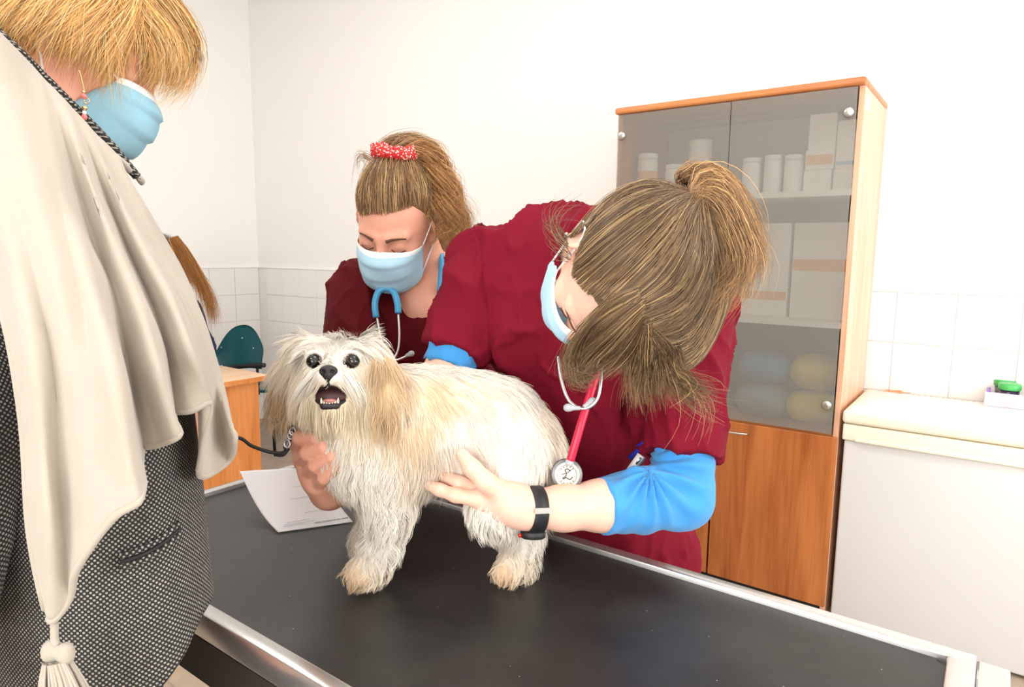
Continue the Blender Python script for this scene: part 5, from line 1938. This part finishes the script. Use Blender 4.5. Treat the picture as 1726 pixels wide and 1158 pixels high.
def trunk(z):
    """elliptic trunk: centre x, centre y, radius x, radius y at height z"""
    ys = np.array([0., .75, .95, 1.15, 1.32, 1.50, 1.60])
    rx = np.interp(z, ys, [.20, .235, .215, .190, .165, .085, .05])
    ry = np.interp(z, ys, [.11, .120, .118, .118, .115, .090, .05])
    cx = LXY[0] + np.interp(z, ys, [0, 0, 0, 0, -.02, -.075, -.08])
    cy = LXY[1] + np.interp(z, ys, [-.03, -.03, -.03, -.03, -.02, -.01, 0])
    return cx, cy, rx, ry


def trunk_depth(x, y, infl=0.0):
    """camera depth where the ray of a pixel meets the trunk (or passes nearest)"""
    d = ray(x, y)
    t = .8
    for _ in range(4):
        z = (CAM + d * t)[2]
        cx, cy, rx, ry = trunk(z)
        rx, ry = rx + infl, ry + infl
        dx, dy, ox, oy = d[0] / rx, d[1] / ry, (CAM[0] - cx) / rx, (CAM[1] - cy) / ry
        a, b, c = dx * dx + dy * dy, ox * dx + oy * dy, ox * ox + oy * oy - 1
        disc = b * b - a * c
        t = (-b - math.sqrt(disc)) / a if disc > 0 else -b / a
    return t


lo, hi = bounds([L_c7, H3.c, L_rsh, L_lsh], .16)
fb = Field(lo, hi, .0042)
H3.build(fb, L_c7, .054)
fb.cap(L_rsh, L_c7, .045, .055, .03)
fb.cap(L_c7, L_lsh, .055, .045, .03)
b1 = fb.mesh(1)
lo, hi = bounds([L_c7, np.array([LXY[0], LXY[1], .6])], .25)
fb = Field(lo, hi, .009)
for z0, z1 in ((.65, .95), (.95, 1.2), (1.2, 1.45)):
    a, b_ = trunk(z0), trunk(z1)
    fb.cap((a[0], a[1], z0), (b_[0], b_[1], z1), .08, .09, .04, flat=((0, 1, 0), .7))
b2 = fb.mesh(1)
lo, hi = bounds([L_rsh, L_rel, L_rwr, L_lsh, L_lel, L_lwr], .12)
fb = Field(lo, hi, .006)
fb.chain([L_rsh, L_rel, L_rwr], [.042, .036, .026], .02)
fb.chain([L_lsh, L_lel, L_lwr], [.042, .036, .026], .02)
for w_, e_ in ((L_rwr, L_rel), (L_lwr, L_lel)):
    pd = unit(w_ - e_)
    sd_ = unit(np.cross(pd, CF))
    fb.cap(w_, w_ + pd * .05, .027, .025, .015)
    for k in range(4):
        b_ = w_ + pd * .055 + sd_ * (k - 1.5) * .017
        finger(fb, [b_, b_ + pd * .03 - CF * .01, b_ + pd * .035 - CF * .035], [.010, .009, .0085])
    finger(fb, [w_ + pd * .02, w_ + pd * .04 + sd_ * .035, w_ + pd * .07 + sd_ * .03], [.013, .011, .009])
b3 = fb.mesh(1)
v, f = join(b1, b2, b3)
lady = mesh_obj('person', v, f, M_skin_pink, None, True)
tag(lady, 'person with short blond hair in cream shawl and black tweed jacket, seen from behind', 'person')

# tweed jacket
m, nt, b = new_mat('black and white tweed')
uvn = nd(nt, 'ShaderNodeUVMap', uv_map='weave')
sp = nd(nt, 'ShaderNodeSeparateXYZ')
nt.links.new(uvn.outputs[0], sp.inputs[0])


def mth(op, *ins):
    n_ = nd(nt, 'ShaderNodeMath', operation=op)
    for i_, x_ in enumerate(ins):
        if hasattr(x_, 'links'):
            nt.links.new(x_, n_.inputs[i_])
        else:
            n_.inputs[i_].default_value = x_
    return n_.outputs[0]


K_ = 2 * math.pi / .0052
su = mth('SINE', mth('MULTIPLY', sp.outputs[0], K_))
sw = mth('SINE', mth('MULTIPLY', sp.outputs[1], K_))
pr = mth('MULTIPLY', su, sw)
dot_ = mth('GREATER_THAN', pr, .30)
nz = nd(nt, 'ShaderNodeTexNoise', Scale=90.0)
nt.links.new(uvn.outputs[0], nz.inputs['Vector'])
fac = mth('MULTIPLY', dot_, mth('ADD', nz.outputs[0], .25))
mx = nd(nt, 'ShaderNodeMix', data_type='RGBA')
mx.inputs[6].default_value = (.016, .015, .015, 1)
mx.inputs[7].default_value = (.42, .39, .34, 1)
nt.links.new(fac, mx.inputs[0])
nt.links.new(mx.outputs[2], b.inputs['Base Color'])
bp = nd(nt, 'ShaderNodeBump', Strength=.4, Distance=.001)
nt.links.new(pr, bp.inputs['Height'])
nt.links.new(bp.outputs[0], b.inputs['Normal'])
b.inputs['Roughness'].default_value = .9
M_tweed = m


def weave_uv(o, cx, cy, rad):
    me = o.data
    uv = me.uv_layers.new(name='weave')
    co = np.zeros(len(me.vertices) * 3)
    me.vertices.foreach_get('co', co)
    co = co.reshape(-1, 3)
    vi = np.zeros(len(me.loops), int)
    me.loops.foreach_get('vertex_index', vi)
    # the seam of the wrap is turned away from the room's light side
    th = np.arctan2(-(co[:, 0] - cx) * CF[0] * 0 + (co[:, 0] - cx) * CR[0] + (co[:, 1] - cy) * CR[1], (co[:, 0] - cx) * -CF[0] + (co[:, 1] - cy) * -CF[1])
    U_ = np.c_[th * rad, co[:, 2]]
    uv.data.foreach_set('uv', U_[vi].astype(np.float32).ravel())


nz_, na = 60, 120
V = np.zeros((nz_, na, 3))
zb, zt_ = .58, 1.53
for j in range(nz_):
    for i in range(na):
        a = 2 * math.pi * i / na
        hem_z = .885 + .135 * max(0, math.cos(a - .62)) ** 1.4
        z = hem_z + (zt_ - hem_z) * j / (nz_ - 1)
        cx, cy, rx, ry = trunk(z)
        flare = .0
        r_ = 1 + .018 * math.sin(5 * a + 3 * z) * max(0, (1.15 - z)) + .012 * math.sin(9 * a + 1)
        dirx, diry = math.cos(a), math.sin(a)
        V[j, i] = (cx + (rx + flare) * r_ * dirx, cy + (ry + flare * .3) * r_ * diry, z)
idx = np.arange(nz_ * na).reshape(nz_, na)
q = np.stack([idx[:-1], np.roll(idx[:-1], -1, 1), np.roll(idx[1:], -1, 1), idx[1:]], -1).reshape(-1, 4)
jk = mesh_obj('tweed_jacket', V.reshape(-1, 3), q, M_tweed, lady, True)
weave_uv(jk, LXY[0], LXY[1], .19)
dk_ = tube('pocket_slit', spline([P(x, y + 10, trunk_depth(x, y + 10, .004)) for x, y in ((202, 938), (240, 925), (275, 905), (304, 880))], 24), .0022, M_pants_dark, jk, 6)
md = jk.modifiers.new('thick', 'SOLIDIFY')
md.thickness = .004
md.offset = -1
# pocket flap with welt
for k, (dy_, nm, rr_) in enumerate(((0, 'pocket_welt', .0030), (22, 'pocket_welt', .0030))):
    line = [(202, 938 + dy_ * .9), (240, 925 + dy_ * .9), (275, 905 + dy_ * .9), (304, 880 + dy_ * .9)]
    tb_ = tube(nm, spline([P(x, y, trunk_depth(x, y, .006)) for x, y in line], 24), rr_, M_tweed, jk, 8, flat=(-CF, .55))
    weave_uv(tb_, LXY[0], LXY[1], .19)
# right sleeve
fs = Field(*bounds([L_rsh, L_rel, L_rwr], .12), .007)
fs.chain([L_rsh, L_rel, L_rwr], [.070, .066, .058], .03)
fs.plane_cut(L_rwr, unit(L_rwr - L_rel))
v, f = fs.mesh(2)
v = folds(v, f, .004, cloth_noise(L_rel - L_rsh, 9, 20, .4, 23))
sl = mesh_obj('jacket_sleeve', v, f, M_tweed, lady, True)
weave_uv(sl, L_rel[0], L_rel[1], .065)
fs = Field(*bounds([L_lsh, L_lel, L_lwr], .12), .007)
fs.chain([L_lsh, L_lel, L_lwr], [.062, .056, .048], .03)
fs.plane_cut(L_lwr, unit(L_lwr - L_lel))
v, f = fs.mesh(2)
sl = mesh_obj('jacket_sleeve', v, f, M_tweed, lady, True)
weave_uv(sl, L_lel[0], L_lel[1], .065)
# trousers, shoes
fp = Field((LXY[0] - .3, LXY[1] - .3, -.02), (LXY[0] + .3, LXY[1] + .2, 1.0), .010)
c_ = trunk(.7)
fp.cap((c_[0] - .07, c_[1], .84), (c_[0] - .01, c_[1], .84), .085, .085, .03)
for s in (-1, 1):
    fp.chain([(c_[0] + s * .06, c_[1], .74), (c_[0] + s * .08, c_[1] + .0, .42), feet3[0 if s < 0 else 1]], [.095, .065, .05], .03)
v, f = fp.mesh(1)
v[:, 2] = np.maximum(v[:, 2], .02)
mesh_obj('trousers', v, f, M_pants_dark, lady, True)
shoes(feet3, (.1, 1, 0), lady, M_pants_dark)

# shawl: ribs from the neck line down to the hem; ridges stand proud of the valleys
def rib(pts_, near):
    out = []
    for i, (x, y) in enumerate(pts_):
        nr = near[min(i, len(near) - 1)] if isinstance(near, (list, tuple)) else near
        out.append(P(x, y, trunk_depth(x, y, .024) - nr * 1.3))
    return out


ribs_px = [
    ([(-70, 5), (-75, 250), (-20, 430), (22, 590), (42, 720), (52, 880), (86, 1042)], [.05, .055, .045, .035, .03, .03, .03]),
    ([(-35, 40), (-30, 260), (25, 450), (60, 620), (72, 760), (84, 900), (92, 1046)], [.045, .06, .055, .05, .045, .045, .032]),
    ([(-5, 70), (15, 280), (62, 470), (92, 640), (104, 780), (115, 900), (122, 1002)], [.04, .06, .05, .04, .035, .035, .03]),
    ([(22, 98), (50, 300), (98, 490), (125, 650), (135, 770), (142, 870), (130, 958)], [.035, .06, .055, .05, .05, .05, .045]),
    ([(48, 124), (88, 320), (135, 500), (165, 650), (180, 760), (190, 840), (190, 876)], [.03, .055, .05, .055, .06, .06, .06]),
    ([(70, 146), (115, 335), (165, 510), (198, 640), (218, 740), (234, 806), (244, 838)], [.03, .05, .055, .065, .07, .07, .07]),
    ([(84, 160), (135, 345), (188, 510), (212, 620), (224, 690), (232, 735), (236, 764)], [.025, .03, .025, .02, .02, .02, .02]),
    ([(98, 174), (155, 355), (210, 515), (236, 620), (252, 690), (264, 730), (268, 752)], [.025, .035, .03, .03, .03, .03, .03]),
    ([(112, 188), (175, 365), (235, 515), (264, 610), (282, 675), (294, 715), (303, 735)], [.025, .045, .045, .05, .05, .05, .05]),
    ([(126, 202), (192, 372), (252, 510), (274, 580), (282, 630), (288, 670), (292, 700)], [.02, .02, .012, .01, .01, .01, .01]),
    ([(142, 217), (212, 385), (276, 515), (298, 585), (310, 635), (318, 672), (322, 695)], [.02, .03, .03, .03, .03, .03, .03]),
    ([(158, 234), (230, 395), (296, 520), (322, 590), (338, 640), (350, 670), (356, 686)], [.02, .04, .045, .05, .05, .05, .05]),
    ([(172, 247), (244, 402), (306, 520), (330, 600), (340, 670), (338, 740), (332, 802)], [.02, .02, .012, .005, .0, .0, .0]),
    ([(188, 262), (258, 410), (318, 525), (346, 615), (362, 690), (374, 745), (383, 782)], [.02, .02, .015, .01, .01, .01, .01]),
    ([(204, 278), (272, 418), (330, 530), (360, 620), (378, 680), (388, 715), (397, 738)], [.02, .02, .02, .02, .025, .03, .03]),
    ([(205, 285), (281, 413), (336, 530), (364, 618), (378, 672), (384, 700), (386, 715)], [.0, .0, -.005, -.01, -.01, -.01, -.01]),
]
ribs = []
for px_, near in ribs_px:
    r_ = rib(px_, near)
    x0, y0 = px_[0]
    back_ = P(x0 + 34, y0 + 26, np.dot(r_[0] - CAM, CF) + .16)
    over_ = P(x0 + 10, y0 + 4, np.dot(r_[0] - CAM, CF) + .05)
    ribs.append(resample(spline([back_, over_] + r_, 60), 90))
ribs = np.array(ribs)
NU = 160
G3 = np.zeros((90, NU, 3))
for j in range(90):
    G3[j] = spline(ribs[:, j], NU)
# wool surface: soft slubs
idx = np.arange(90 * NU).reshape(90, NU)
q = np.stack([idx[:-1, :-1], idx[:-1, 1:], idx[1:, 1:], idx[1:, :-1]], -1).reshape(-1, 4)
M_wool, nt, b = new_mat('cream wool')
b.inputs['Base Color'].default_value = srgb(226, 214, 198)
b.inputs['Roughness'].default_value = .9
b.inputs['Sheen Weight'].default_value = .3
b.inputs['Specular IOR Level'].default_value = .15
tc = nd(nt, 'ShaderNodeTexCoord')
mp = nd(nt, 'ShaderNodeMapping')
mp.inputs['Scale'].default_value = (260, 260, 900)
nzz = nd(nt, 'ShaderNodeTexNoise', Scale=1.0, Detail=3.0)
bp = nd(nt, 'ShaderNodeBump', Strength=.3, Distance=.001)
nz2 = nd(nt, 'ShaderNodeTexNoise', Scale=12.0, Detail=4.0)
rp = nd(nt, 'ShaderNodeValToRGB')
rp.color_ramp.elements[0].color = srgb(164, 154, 141)
rp.color_ramp.elements[1].color = srgb(181, 172, 159)
for a_, b_ in ((tc.outputs['Object'], mp.inputs[0]), (mp.outputs[0], nzz.inputs['Vector']), (nzz.outputs[0], bp.inputs['Height']), (bp.outputs[0], b.inputs['Normal']),
               (tc.outputs['Object'], nz2.inputs['Vector']), (nz2.outputs[0], rp.inputs[0]), (rp.outputs[0], b.inputs['Base Color'])):
    nt.links.new(a_, b_)
v = G3.reshape(-1, 3)
v = lap(v, q, .4)
nrm = vnormals(v, q)
sgn = 1 if (nrm @ -CF).mean() > 0 else -1
v = v + sgn * nrm * (.003 * noise3(v * np.array([1, 1, .35]), 30, 4))[:, None]
shawl = mesh_obj('shawl', v, q, M_wool, lady, True)
shawl['label'] = 'cream knitted wool shawl with a corner tassel'
md = shawl.modifiers.new('thick', 'SOLIDIFY')
md.thickness = .0045
md.offset = 0
# rolled edges
Vg = v.reshape(90, NU, 3)
tube('hem', Vg[-1][::2], .0034, M_wool, shawl, 8)
tube('edge_roll', Vg[16:, 0][::2], .0042, M_wool, shawl, 8)
tube('neck_roll', Vg[14][:-14:2] - CF * .002, .0050, M_wool, shawl, 8)
# tassel at the corner
tq = P(92, 1050, trunk_depth(92, 1050, .024) - .034)
dn_ = np.array([0, 0, -1.0])
tube('tassel_cord', spline([tq, P(92, 1075, np.dot(tq - CAM, CF)), P(95, 1088, np.dot(tq - CAM, CF))], 10), .0035, M_wool, shawl, 8)
tk = P(96, 1098, np.dot(tq - CAM, CF))
Fk = Field(tk - .05, tk + .05, .0025)
Fk.ell(tk + CR * -.006, (.0075, .0075, .011), None, .004)
Fk.ell(tk + CR * .008 - CU * .002, (.0075, .0075, .011), None, .004)
v, f = Fk.mesh(1)
mesh_obj('tassel_knot', v, f, M_wool, shawl, True)
rng = np.random.default_rng(4)
n = 150
a0 = rng.uniform(0, 6.28, n)
r0 = np.sqrt(rng.random(n)) * .010
st = tk[None] - CU * .008 + np.outer(np.cos(a0) * r0, CR) + np.outer(np.sin(a0) * r0, -CF)
en = tk[None] - CU * rng.uniform(.062, .075, n)[:, None] + np.outer(np.cos(a0) * r0 * 2.6, CR) + np.outer(np.sin(a0) * r0 * 2.0, -CF) + CR * .012
u = np.linspace(0, 1, 6)[None, :, None]
md_ = (st + en) / 2 + np.outer(np.cos(a0) * .006, CR)
pth = st[:, None] * (1 - u) ** 2 + 2 * md_[:, None] * u * (1 - u) + en[:, None] * u ** 2
v, f, c = strands_mesh(pth, .0013, np.ones((n, 3)), 5, False)
mesh_obj('tassel_threads', v, f, M_wool, shawl, True)

# jacket collar standing above the shawl
col_l = [(-10, 55), (30, 92), (70, 132), (110, 172), (150, 212), (190, 255), (228, 301)]
cp_ = spline([P(x + 3, y - 3, np.dot(ribs[min(int(i * 2.3), 15)][14] - CAM, CF) + .012) for i, (x, y) in enumerate(col_l)], 40)
tb_ = tube('jacket_collar', cp_, .0055, M_tweed, lady, 8)
weave_uv(tb_, LXY[0] + .1, LXY[1] + .3, .3)

face_mask(H3, lady, M_mask_b2, 1.2, bulge=.004, sft=.076, sfb=.030, su0=-.012, su1=-.104, rw=.060, label='sky blue pleated face mask')

# earring with pink beads
er = H3.p(.081, -.036, -.004)
ez = np.dot(er - CAM, CF) - .004
M_gold = mat('gold wire', (0.85, 0.58, 0.28, 1), .25, metal=1)
M_bead = mat('coral pink bead', srgb(240, 120, 120), .3)
ear = tube('earring', spline([P(133, 118, ez), P(137, 130, ez), P(141, 148, ez), P(143, 158, ez)], 16), .0009, M_gold, lady, 6)
for (x, y, r_, mm) in ((141, 162, .0034, M_bead), (143, 182, .0030, M_gold), (142, 197, .0034, M_bead), (142, 190, .0024, M_white), (141, 155, .0022, M_gold)):
    pr_ = [(r_ * math.sin(t), -r_ * math.cos(t)) for t in np.linspace(.1, 3.04, 8)]
    lathe('bead', pr_, mm, ear, P(x, y, ez - .001), 12, CU)
tube('ring', [P(146 + 4.5 * math.cos(a), 170 + 4.5 * math.sin(a), ez) for a in np.linspace(0, 6.28, 16, endpoint=False)], .0007, M_gold, ear, 5, closed=True)

# short blond hair
h3 = H3
g3 = lambda L_, infl=.014: [h3.on(x, y, infl, n_[0] if n_ else 0) for x, y, *n_ in L_]
BL, BLH = ca(218, 166, 100), ca(244, 212, 158)
BLD = ca(150, 104, 58)
bangs = [g3([(215, -60), (262, -20), (300, 40), (318, 90), (298, 140), (262, 152)], .03), g3([(215, -55), (275, -20), (322, 40), (330, 85), (312, 128), (280, 156)], .034),
         g3([(205, -60), (245, 0), (285, 60), (290, 110), (268, 150)], .026), g3([(200, -55), (230, 10), (265, 60), (272, 110), (250, 150)], .022), g3([(190, -55), (212, 10), (245, 60), (255, 105), (236, 142)], .018)]
side_ = [g3([(190, -55), (200, 0), (222, 50), (215, 95), (196, 150)], .02), g3([(180, -55), (180, 0), (192, 50), (190, 100), (186, 168)], .018), g3([(170, -55), (165, 0), (172, 50), (172, 100), (172, 150)], .016),
         g3([(160, -55), (150, 0), (148, 40), (140, 75), (118, 105)], .02), g3([(145, -55), (125, 0), (110, 40), (92, 75), (80, 110)], .022), g3([(130, -55), (100, -5), (80, 30), (62, 60), (70, 95)], .022),
         g3([(110, -55), (70, -10), (45, 20), (28, 45), (35, 75)], .024), g3([(90, -55), (40, -20), (15, 5), (2, 30), (10, 55)], .026), g3([(70, -55), (20, -25), (-10, 0), (-20, 25), (-10, 45)], .026)]
over = [g3([(190, -60), (170, -15), (130, 25), (100, 55)], .026), g3([(215, -60), (220, -5), (190, 40), (150, 80), (110, 110)], .024), g3([(220, -60), (240, 0), (225, 60), (200, 100), (182, 150)], .026),
        g3([(170, -60), (120, -20), (80, 10), (40, 40)], .028)]
nape = [g3([(60, 30), (50, 55), (52, 85)], .006), g3([(95, 60), (90, 85), (100, 112)], .004), g3([(120, 70), (112, 95), (108, 118)], .004)]
parts = [hair_sheet(g_, n_, c_, seed=sd, high=hi_, S=12, **kw) for g_, n_, c_, hi_, sd, kw in (
    (bangs, 1900, BL, BLH, 61, dict(jit=.006, fray=.012, wave=.0016, freq=7, ends=.25, cvar=.32)), (side_, 3000, BL, BLH, 62, dict(jit=.005, fray=.014, wave=.002, freq=7, ends=.35, cvar=.32)),
    (over, 1300, ca(220, 168, 100), BLH, 63, dict(jit=.005, fray=.016, ends=.35)), (nape, 110, BLD, None, 64, dict(jit=.006, fray=.008)))]
cap3 = scalp_cap(h3, ca(168, 118, 64), .004, ((0, .05, .085), (0, -.45, .85)))
hair_object('hair', parts, lady, (.00028, .0005), cap3, 9)

# ------------------------------------------------------------------ person sitting at the back
M_navy = mat('navy knit', srgb(30, 34, 78), .85, var=.08, scale=60)
B = 4.15
lo, hi = bounds([P(180, 380, B), P(380, 700, B), np.array([*P(290, 600, B)[:2], .4])], .3)
fb = Field(lo, hi, .012)
H4 = Head(P(262, 452, B), cv(-.9, -.3, -.2), cv(-.2, 1, 0), 1.0)
c7 = P(290, 510, B)
fbk = Field(H4.c - .25, H4.c + .25, .006)
H4.build(fbk, c7, .05)
fb.chain([c7, P(300, 590, B), np.array([*P(296, 600, B)[:2], .55])], [.06, .085, .10], .04)
hands = []
sh = [P(318, 520, B - .12), P(270, 522, B + .16)]
for s_ in sh:
    el = s_ + np.array([0, 0, -.27]) + cv(-.05, 0, 0)
    wr_ = el + cv(-.22, .0, 0) + np.array([0, 0, .04])
    fb.chain([s_, el, wr_], [.045, .037, .026], .02)
    fb.cap(wr_, wr_ + cv(-.06, 0, 0), .026, .022, .01)
    for k in range(4):
        b_ = wr_ + cv(-.07, 0, 0) + np.array([0, 0, .0]) + cv(0, 0, (k - 1.5) * .018)
        fb.cap(b_, b_ + cv(-.07, -.01, 0), .010, .009, .006)
    fb.cap(wr_ + cv(-.03, .02, .03), wr_ + cv(-.08, .02, .06), .012, .010, .008)
v, f = join(fb.mesh(1), fbk.mesh(1))
sit = mesh_obj('person', v, f, M_skin_pink, None, True)
tag(sit, 'seated person in navy sweater with long brown ponytail, half hidden behind the shawl', 'person')
ft = Field(lo, hi, .010)
ft.chain([P(312, 525, B), P(322, 590, B), np.array([*P(316, 600, B)[:2], .52])], [.10, .13, .14], .05)
for s_ in sh:
    el = s_ + np.array([0, 0, -.27]) + cv(-.05, 0, 0)
    wr_ = el + cv(-.20, .0, 0) + np.array([0, 0, .035])
    ft.chain([s_, el, wr_], [.068, .052, .042], .03)
v, f = ft.mesh(2)
v = folds(v, f, .006, cloth_noise((0, 0, 1), 8, 18, .5, 33))
mesh_obj('sweater', v, f, M_navy, sit, True)
sx, sy = P(296, 600, B)[:2]
fp = Field((sx - .8, sy - .8, -.02), (sx + .5, sy + .5, .62), .014)
fw = unit([cv(-1, 0, 0)[0], cv(-1, 0, 0)[1], 0])
sdw = np.cross(fw, [0, 0, 1])
for s_ in (-1, 1):
    hp_ = np.array([sx, sy, .53]) + sdw * .09 * s_
    kn_ = hp_ + fw * .42
    fp.chain([hp_, kn_, np.array([kn_[0], kn_[1], .08])], [.085, .06, .045], .03)
v, f = fp.mesh(1)
mesh_obj('trousers', v, f, M_pants_dark, sit, True)
shoes([np.array([sx, sy, 0]) + sdw * .09 * s_ + fw * .44 for s_ in (-1, 1)], fw, sit, M_pants_dark)
gg = lambda L_, dd=0: [P(x, y, B - .10 + dd) for x, y in L_]
pt4 = [gg([(286, 404), (292, 420), (305, 455), (328, 485)], .02), gg([(292, 402), (308, 425), (325, 462), (345, 490)]), gg([(296, 400), (316, 425), (335, 465), (350, 498), (358, 545)], .0), gg([(298, 400), (318, 430), (338, 470), (356, 505), (362, 550)], .03)]
top4 = [[H4.on(x, y, .012) for x, y in L_] for L_ in ([(225, 440), (240, 405), (270, 395), (294, 402)], [(230, 470), (250, 430), (275, 412), (294, 403)], [(250, 490), (265, 455), (280, 425), (294, 404)])]
H4c = ca(150, 98, 48)
parts = [hair_sheet(pt4, 900, H4c, seed=81, high=ca(196, 140, 74), jit=.012, fray=.02, wave=.003, freq=4), hair_sheet(top4, 500, ca(110, 70, 40), seed=82, jit=.008, fray=.006)]


def core4(fld):
    fld.chain([P(294, 404, B - .06), P(305, 440, B - .06), P(325, 475, B - .08), P(340, 498, B - .08)], [.02, .032, .034, .018], .02)


cap4 = scalp_cap(H4, ca(104, 66, 36), .004, ((0, .05, .085), (0, -.45, .85)), [core4], .008)
hair_object('hair', parts, sit, (.0007, .0012), cap4, 11)

# office chair under that person
stl = thing('office_stool', 'dark stool under the seated person in navy', 'stool', (sx, sy, 0))
lathe('seat', [(.17, .42), (.19, .425), (.19, .455), (.17, .465)], M_blk, stl, (sx, sy, 0), 28)
lathe('post', [(.025, .05), (.025, .42)], M_blk, stl, (sx, sy, 0), 14)
for k in range(5):
    a = k * 2 * math.pi / 5
    tube('foot_arm', [(sx, sy, .06), (sx + .22 * math.cos(a), sy + .22 * math.sin(a), .025)], [.022, .014], M_blk, stl, 8)

# ------------------------------------------------------------------ paper form and leash
PZ = TBZ + .0125
pa, pb = onz(468, 898, TBZ + .004), onz(597, 880, TBZ + .003)
pc1, pd1 = P(402, 793, 1.27), onz(546, 783, TBZ + .014)
pd1 = P(530, 786, 1.375)
nu, nv = 24, 30
V = np.zeros((nv, nu, 3))
e_bot = pb - pa
for j in range(nv):
    t = j / (nv - 1)
    for i in range(nu):
        s_ = i / (nu - 1)
        q_ = (1 - t) * ((1 - s_) * pa + s_ * pb) + t * ((1 - s_) * pc1 + s_ * pd1)
        sag = -.016 * math.sin(t * math.pi) * (1 - s_ * .6)
        q_ = q_ + np.array([0, 0, sag])
        floor_z = TBZ + .0022
        if q_[0] < TBX0 + .026 or q_[1] > TBY1 - .026:
            floor_z = TBZ + .0115
        q_[2] = max(q_[2], floor_z)
        V[j, i] = q_
idx = np.arange(nv * nu).reshape(nv, nu)
q = np.stack([idx[:-1, :-1], idx[:-1, 1:], idx[1:, 1:], idx[1:, :-1]], -1).reshape(-1, 4)
V = lap(lap(V.reshape(-1, 3), q, .3), q, .3).reshape(nv, nu, 3)
M_paper = mat('white paper', (0.82, 0.815, 0.83, 1), .7)
form = mesh_obj('paper_form', V.reshape(-1, 3), q, M_paper, None, True)
tag(form, 'white printed paper form lying on the table under the dog handler\'s hand', 'paper')
md = form.modifiers.new('thick', 'SOLIDIFY')
md.thickness = .0005
M_tprint = mat('grey toner', (0.12, 0.12, 0.14, 1), .7)
M_biro = mat('faint blue ink', (0.40, 0.42, 0.62, 1), .7)


def on_paper(s_, t):
    a, b_ = s_ * (nu - 1), t * (nv - 1)
    i, j = min(int(a), nu - 2), min(int(b_), nv - 2)
    fa2, fb2 = a - i, b_ - j
    return (V[j, i] * (1 - fa2) + V[j, i + 1] * fa2) * (1 - fb2) + (V[j + 1, i] * (1 - fa2) + V[j + 1, i + 1] * fa2) * fb2 + np.array([0, 0, .0012])


def ruled(s0, s1, t, w_=.0004, mm=None):
    tube('printed_line', [on_paper(s0 + (s1 - s0) * k / 9, t) for k in range(10)], w_, mm or M_tprint, form, 4, flat=((0, 0, 1), .3))


for s0, s1, t in ((.50, .78, .30), (.45, .95, .55), (.55, .90, .72), (.62, .9, .45)):
    ruled(s0, s1, t)
for s0, s1 in ((.52, .60), (.615, .66), (.67, .76), (.77, .80), (.815, .86), (.88, .97)):
    ruled(s0, s1, .085, .0011)
rng = np.random.default_rng(12)
for k, (s0, s1, t) in enumerate(((.15, .55, .13), (.2, .5, .17), (.12, .4, .10))):
    pts_ = [on_paper(s0 + (s1 - s0) * i / 40, t + .008 * math.sin(i * 1.9) * rng.uniform(.3, 1)) for i in range(41)]
    tube('handwriting', pts_, .00028, M_biro, form, 4)

# leash: strap from the woman's hand to the collar clip
M_leather = mat('black nylon strap', (.012, .011, .011, 1), .6)
lsh = thing('dog_leash', 'thin black leash with metal clip at the dog\'s neck', 'leash', P(480, 765, .99))
tube('strap', spline([P(350, 760, .955), P(398, 738, .955), P(425, 752, .965), P(455, 762, .975), P(478, 763, .985), P(486, 755, .99)], 40), .0026, M_leather, lsh, 8, flat=(-CF, .5))
tube('strap_end', spline([P(486, 755, .988), P(476, 766, .985), P(462, 765, .982)], 10), .0035, M_leather, lsh, 8, flat=(-CF, .5))
tube('clip', spline([P(481, 756, .983), P(487, 742, .983), P(492, 728, .985), P(497, 712, .99)], 12), [.0042, .005, .0048, .004, .0038, .0045, .0038, .0034, .0034, .0036, .003, .003], M_grey, lsh, 8)
for (x, y) in ((484, 748), (490, 734), (493, 727)):
    c0 = P(x, y, .979)
    tube('clip_ring', [c0 + (CR * math.cos(a) * .8 + CU * math.sin(a)) * .0055 for a in np.linspace(0, 6.28, 16, endpoint=False)], .0016, M_steel, lsh, 6, closed=True)
nk = [P(500, 705, .975), P(530, 718, .955), P(562, 722, .95), P(600, 720, .96), P(630, 690, .99)]
colr = tube('dog_collar', spline(nk + [P(640, 660, 1.03), P(600, 640, 1.06), P(530, 650, 1.05), P(495, 680, 1.0), P(500, 705, .975)], 50)[:-1], .006, M_leather, dog, 8, closed=True, flat=(np.array([0, 0, 1.0]), 1.0))
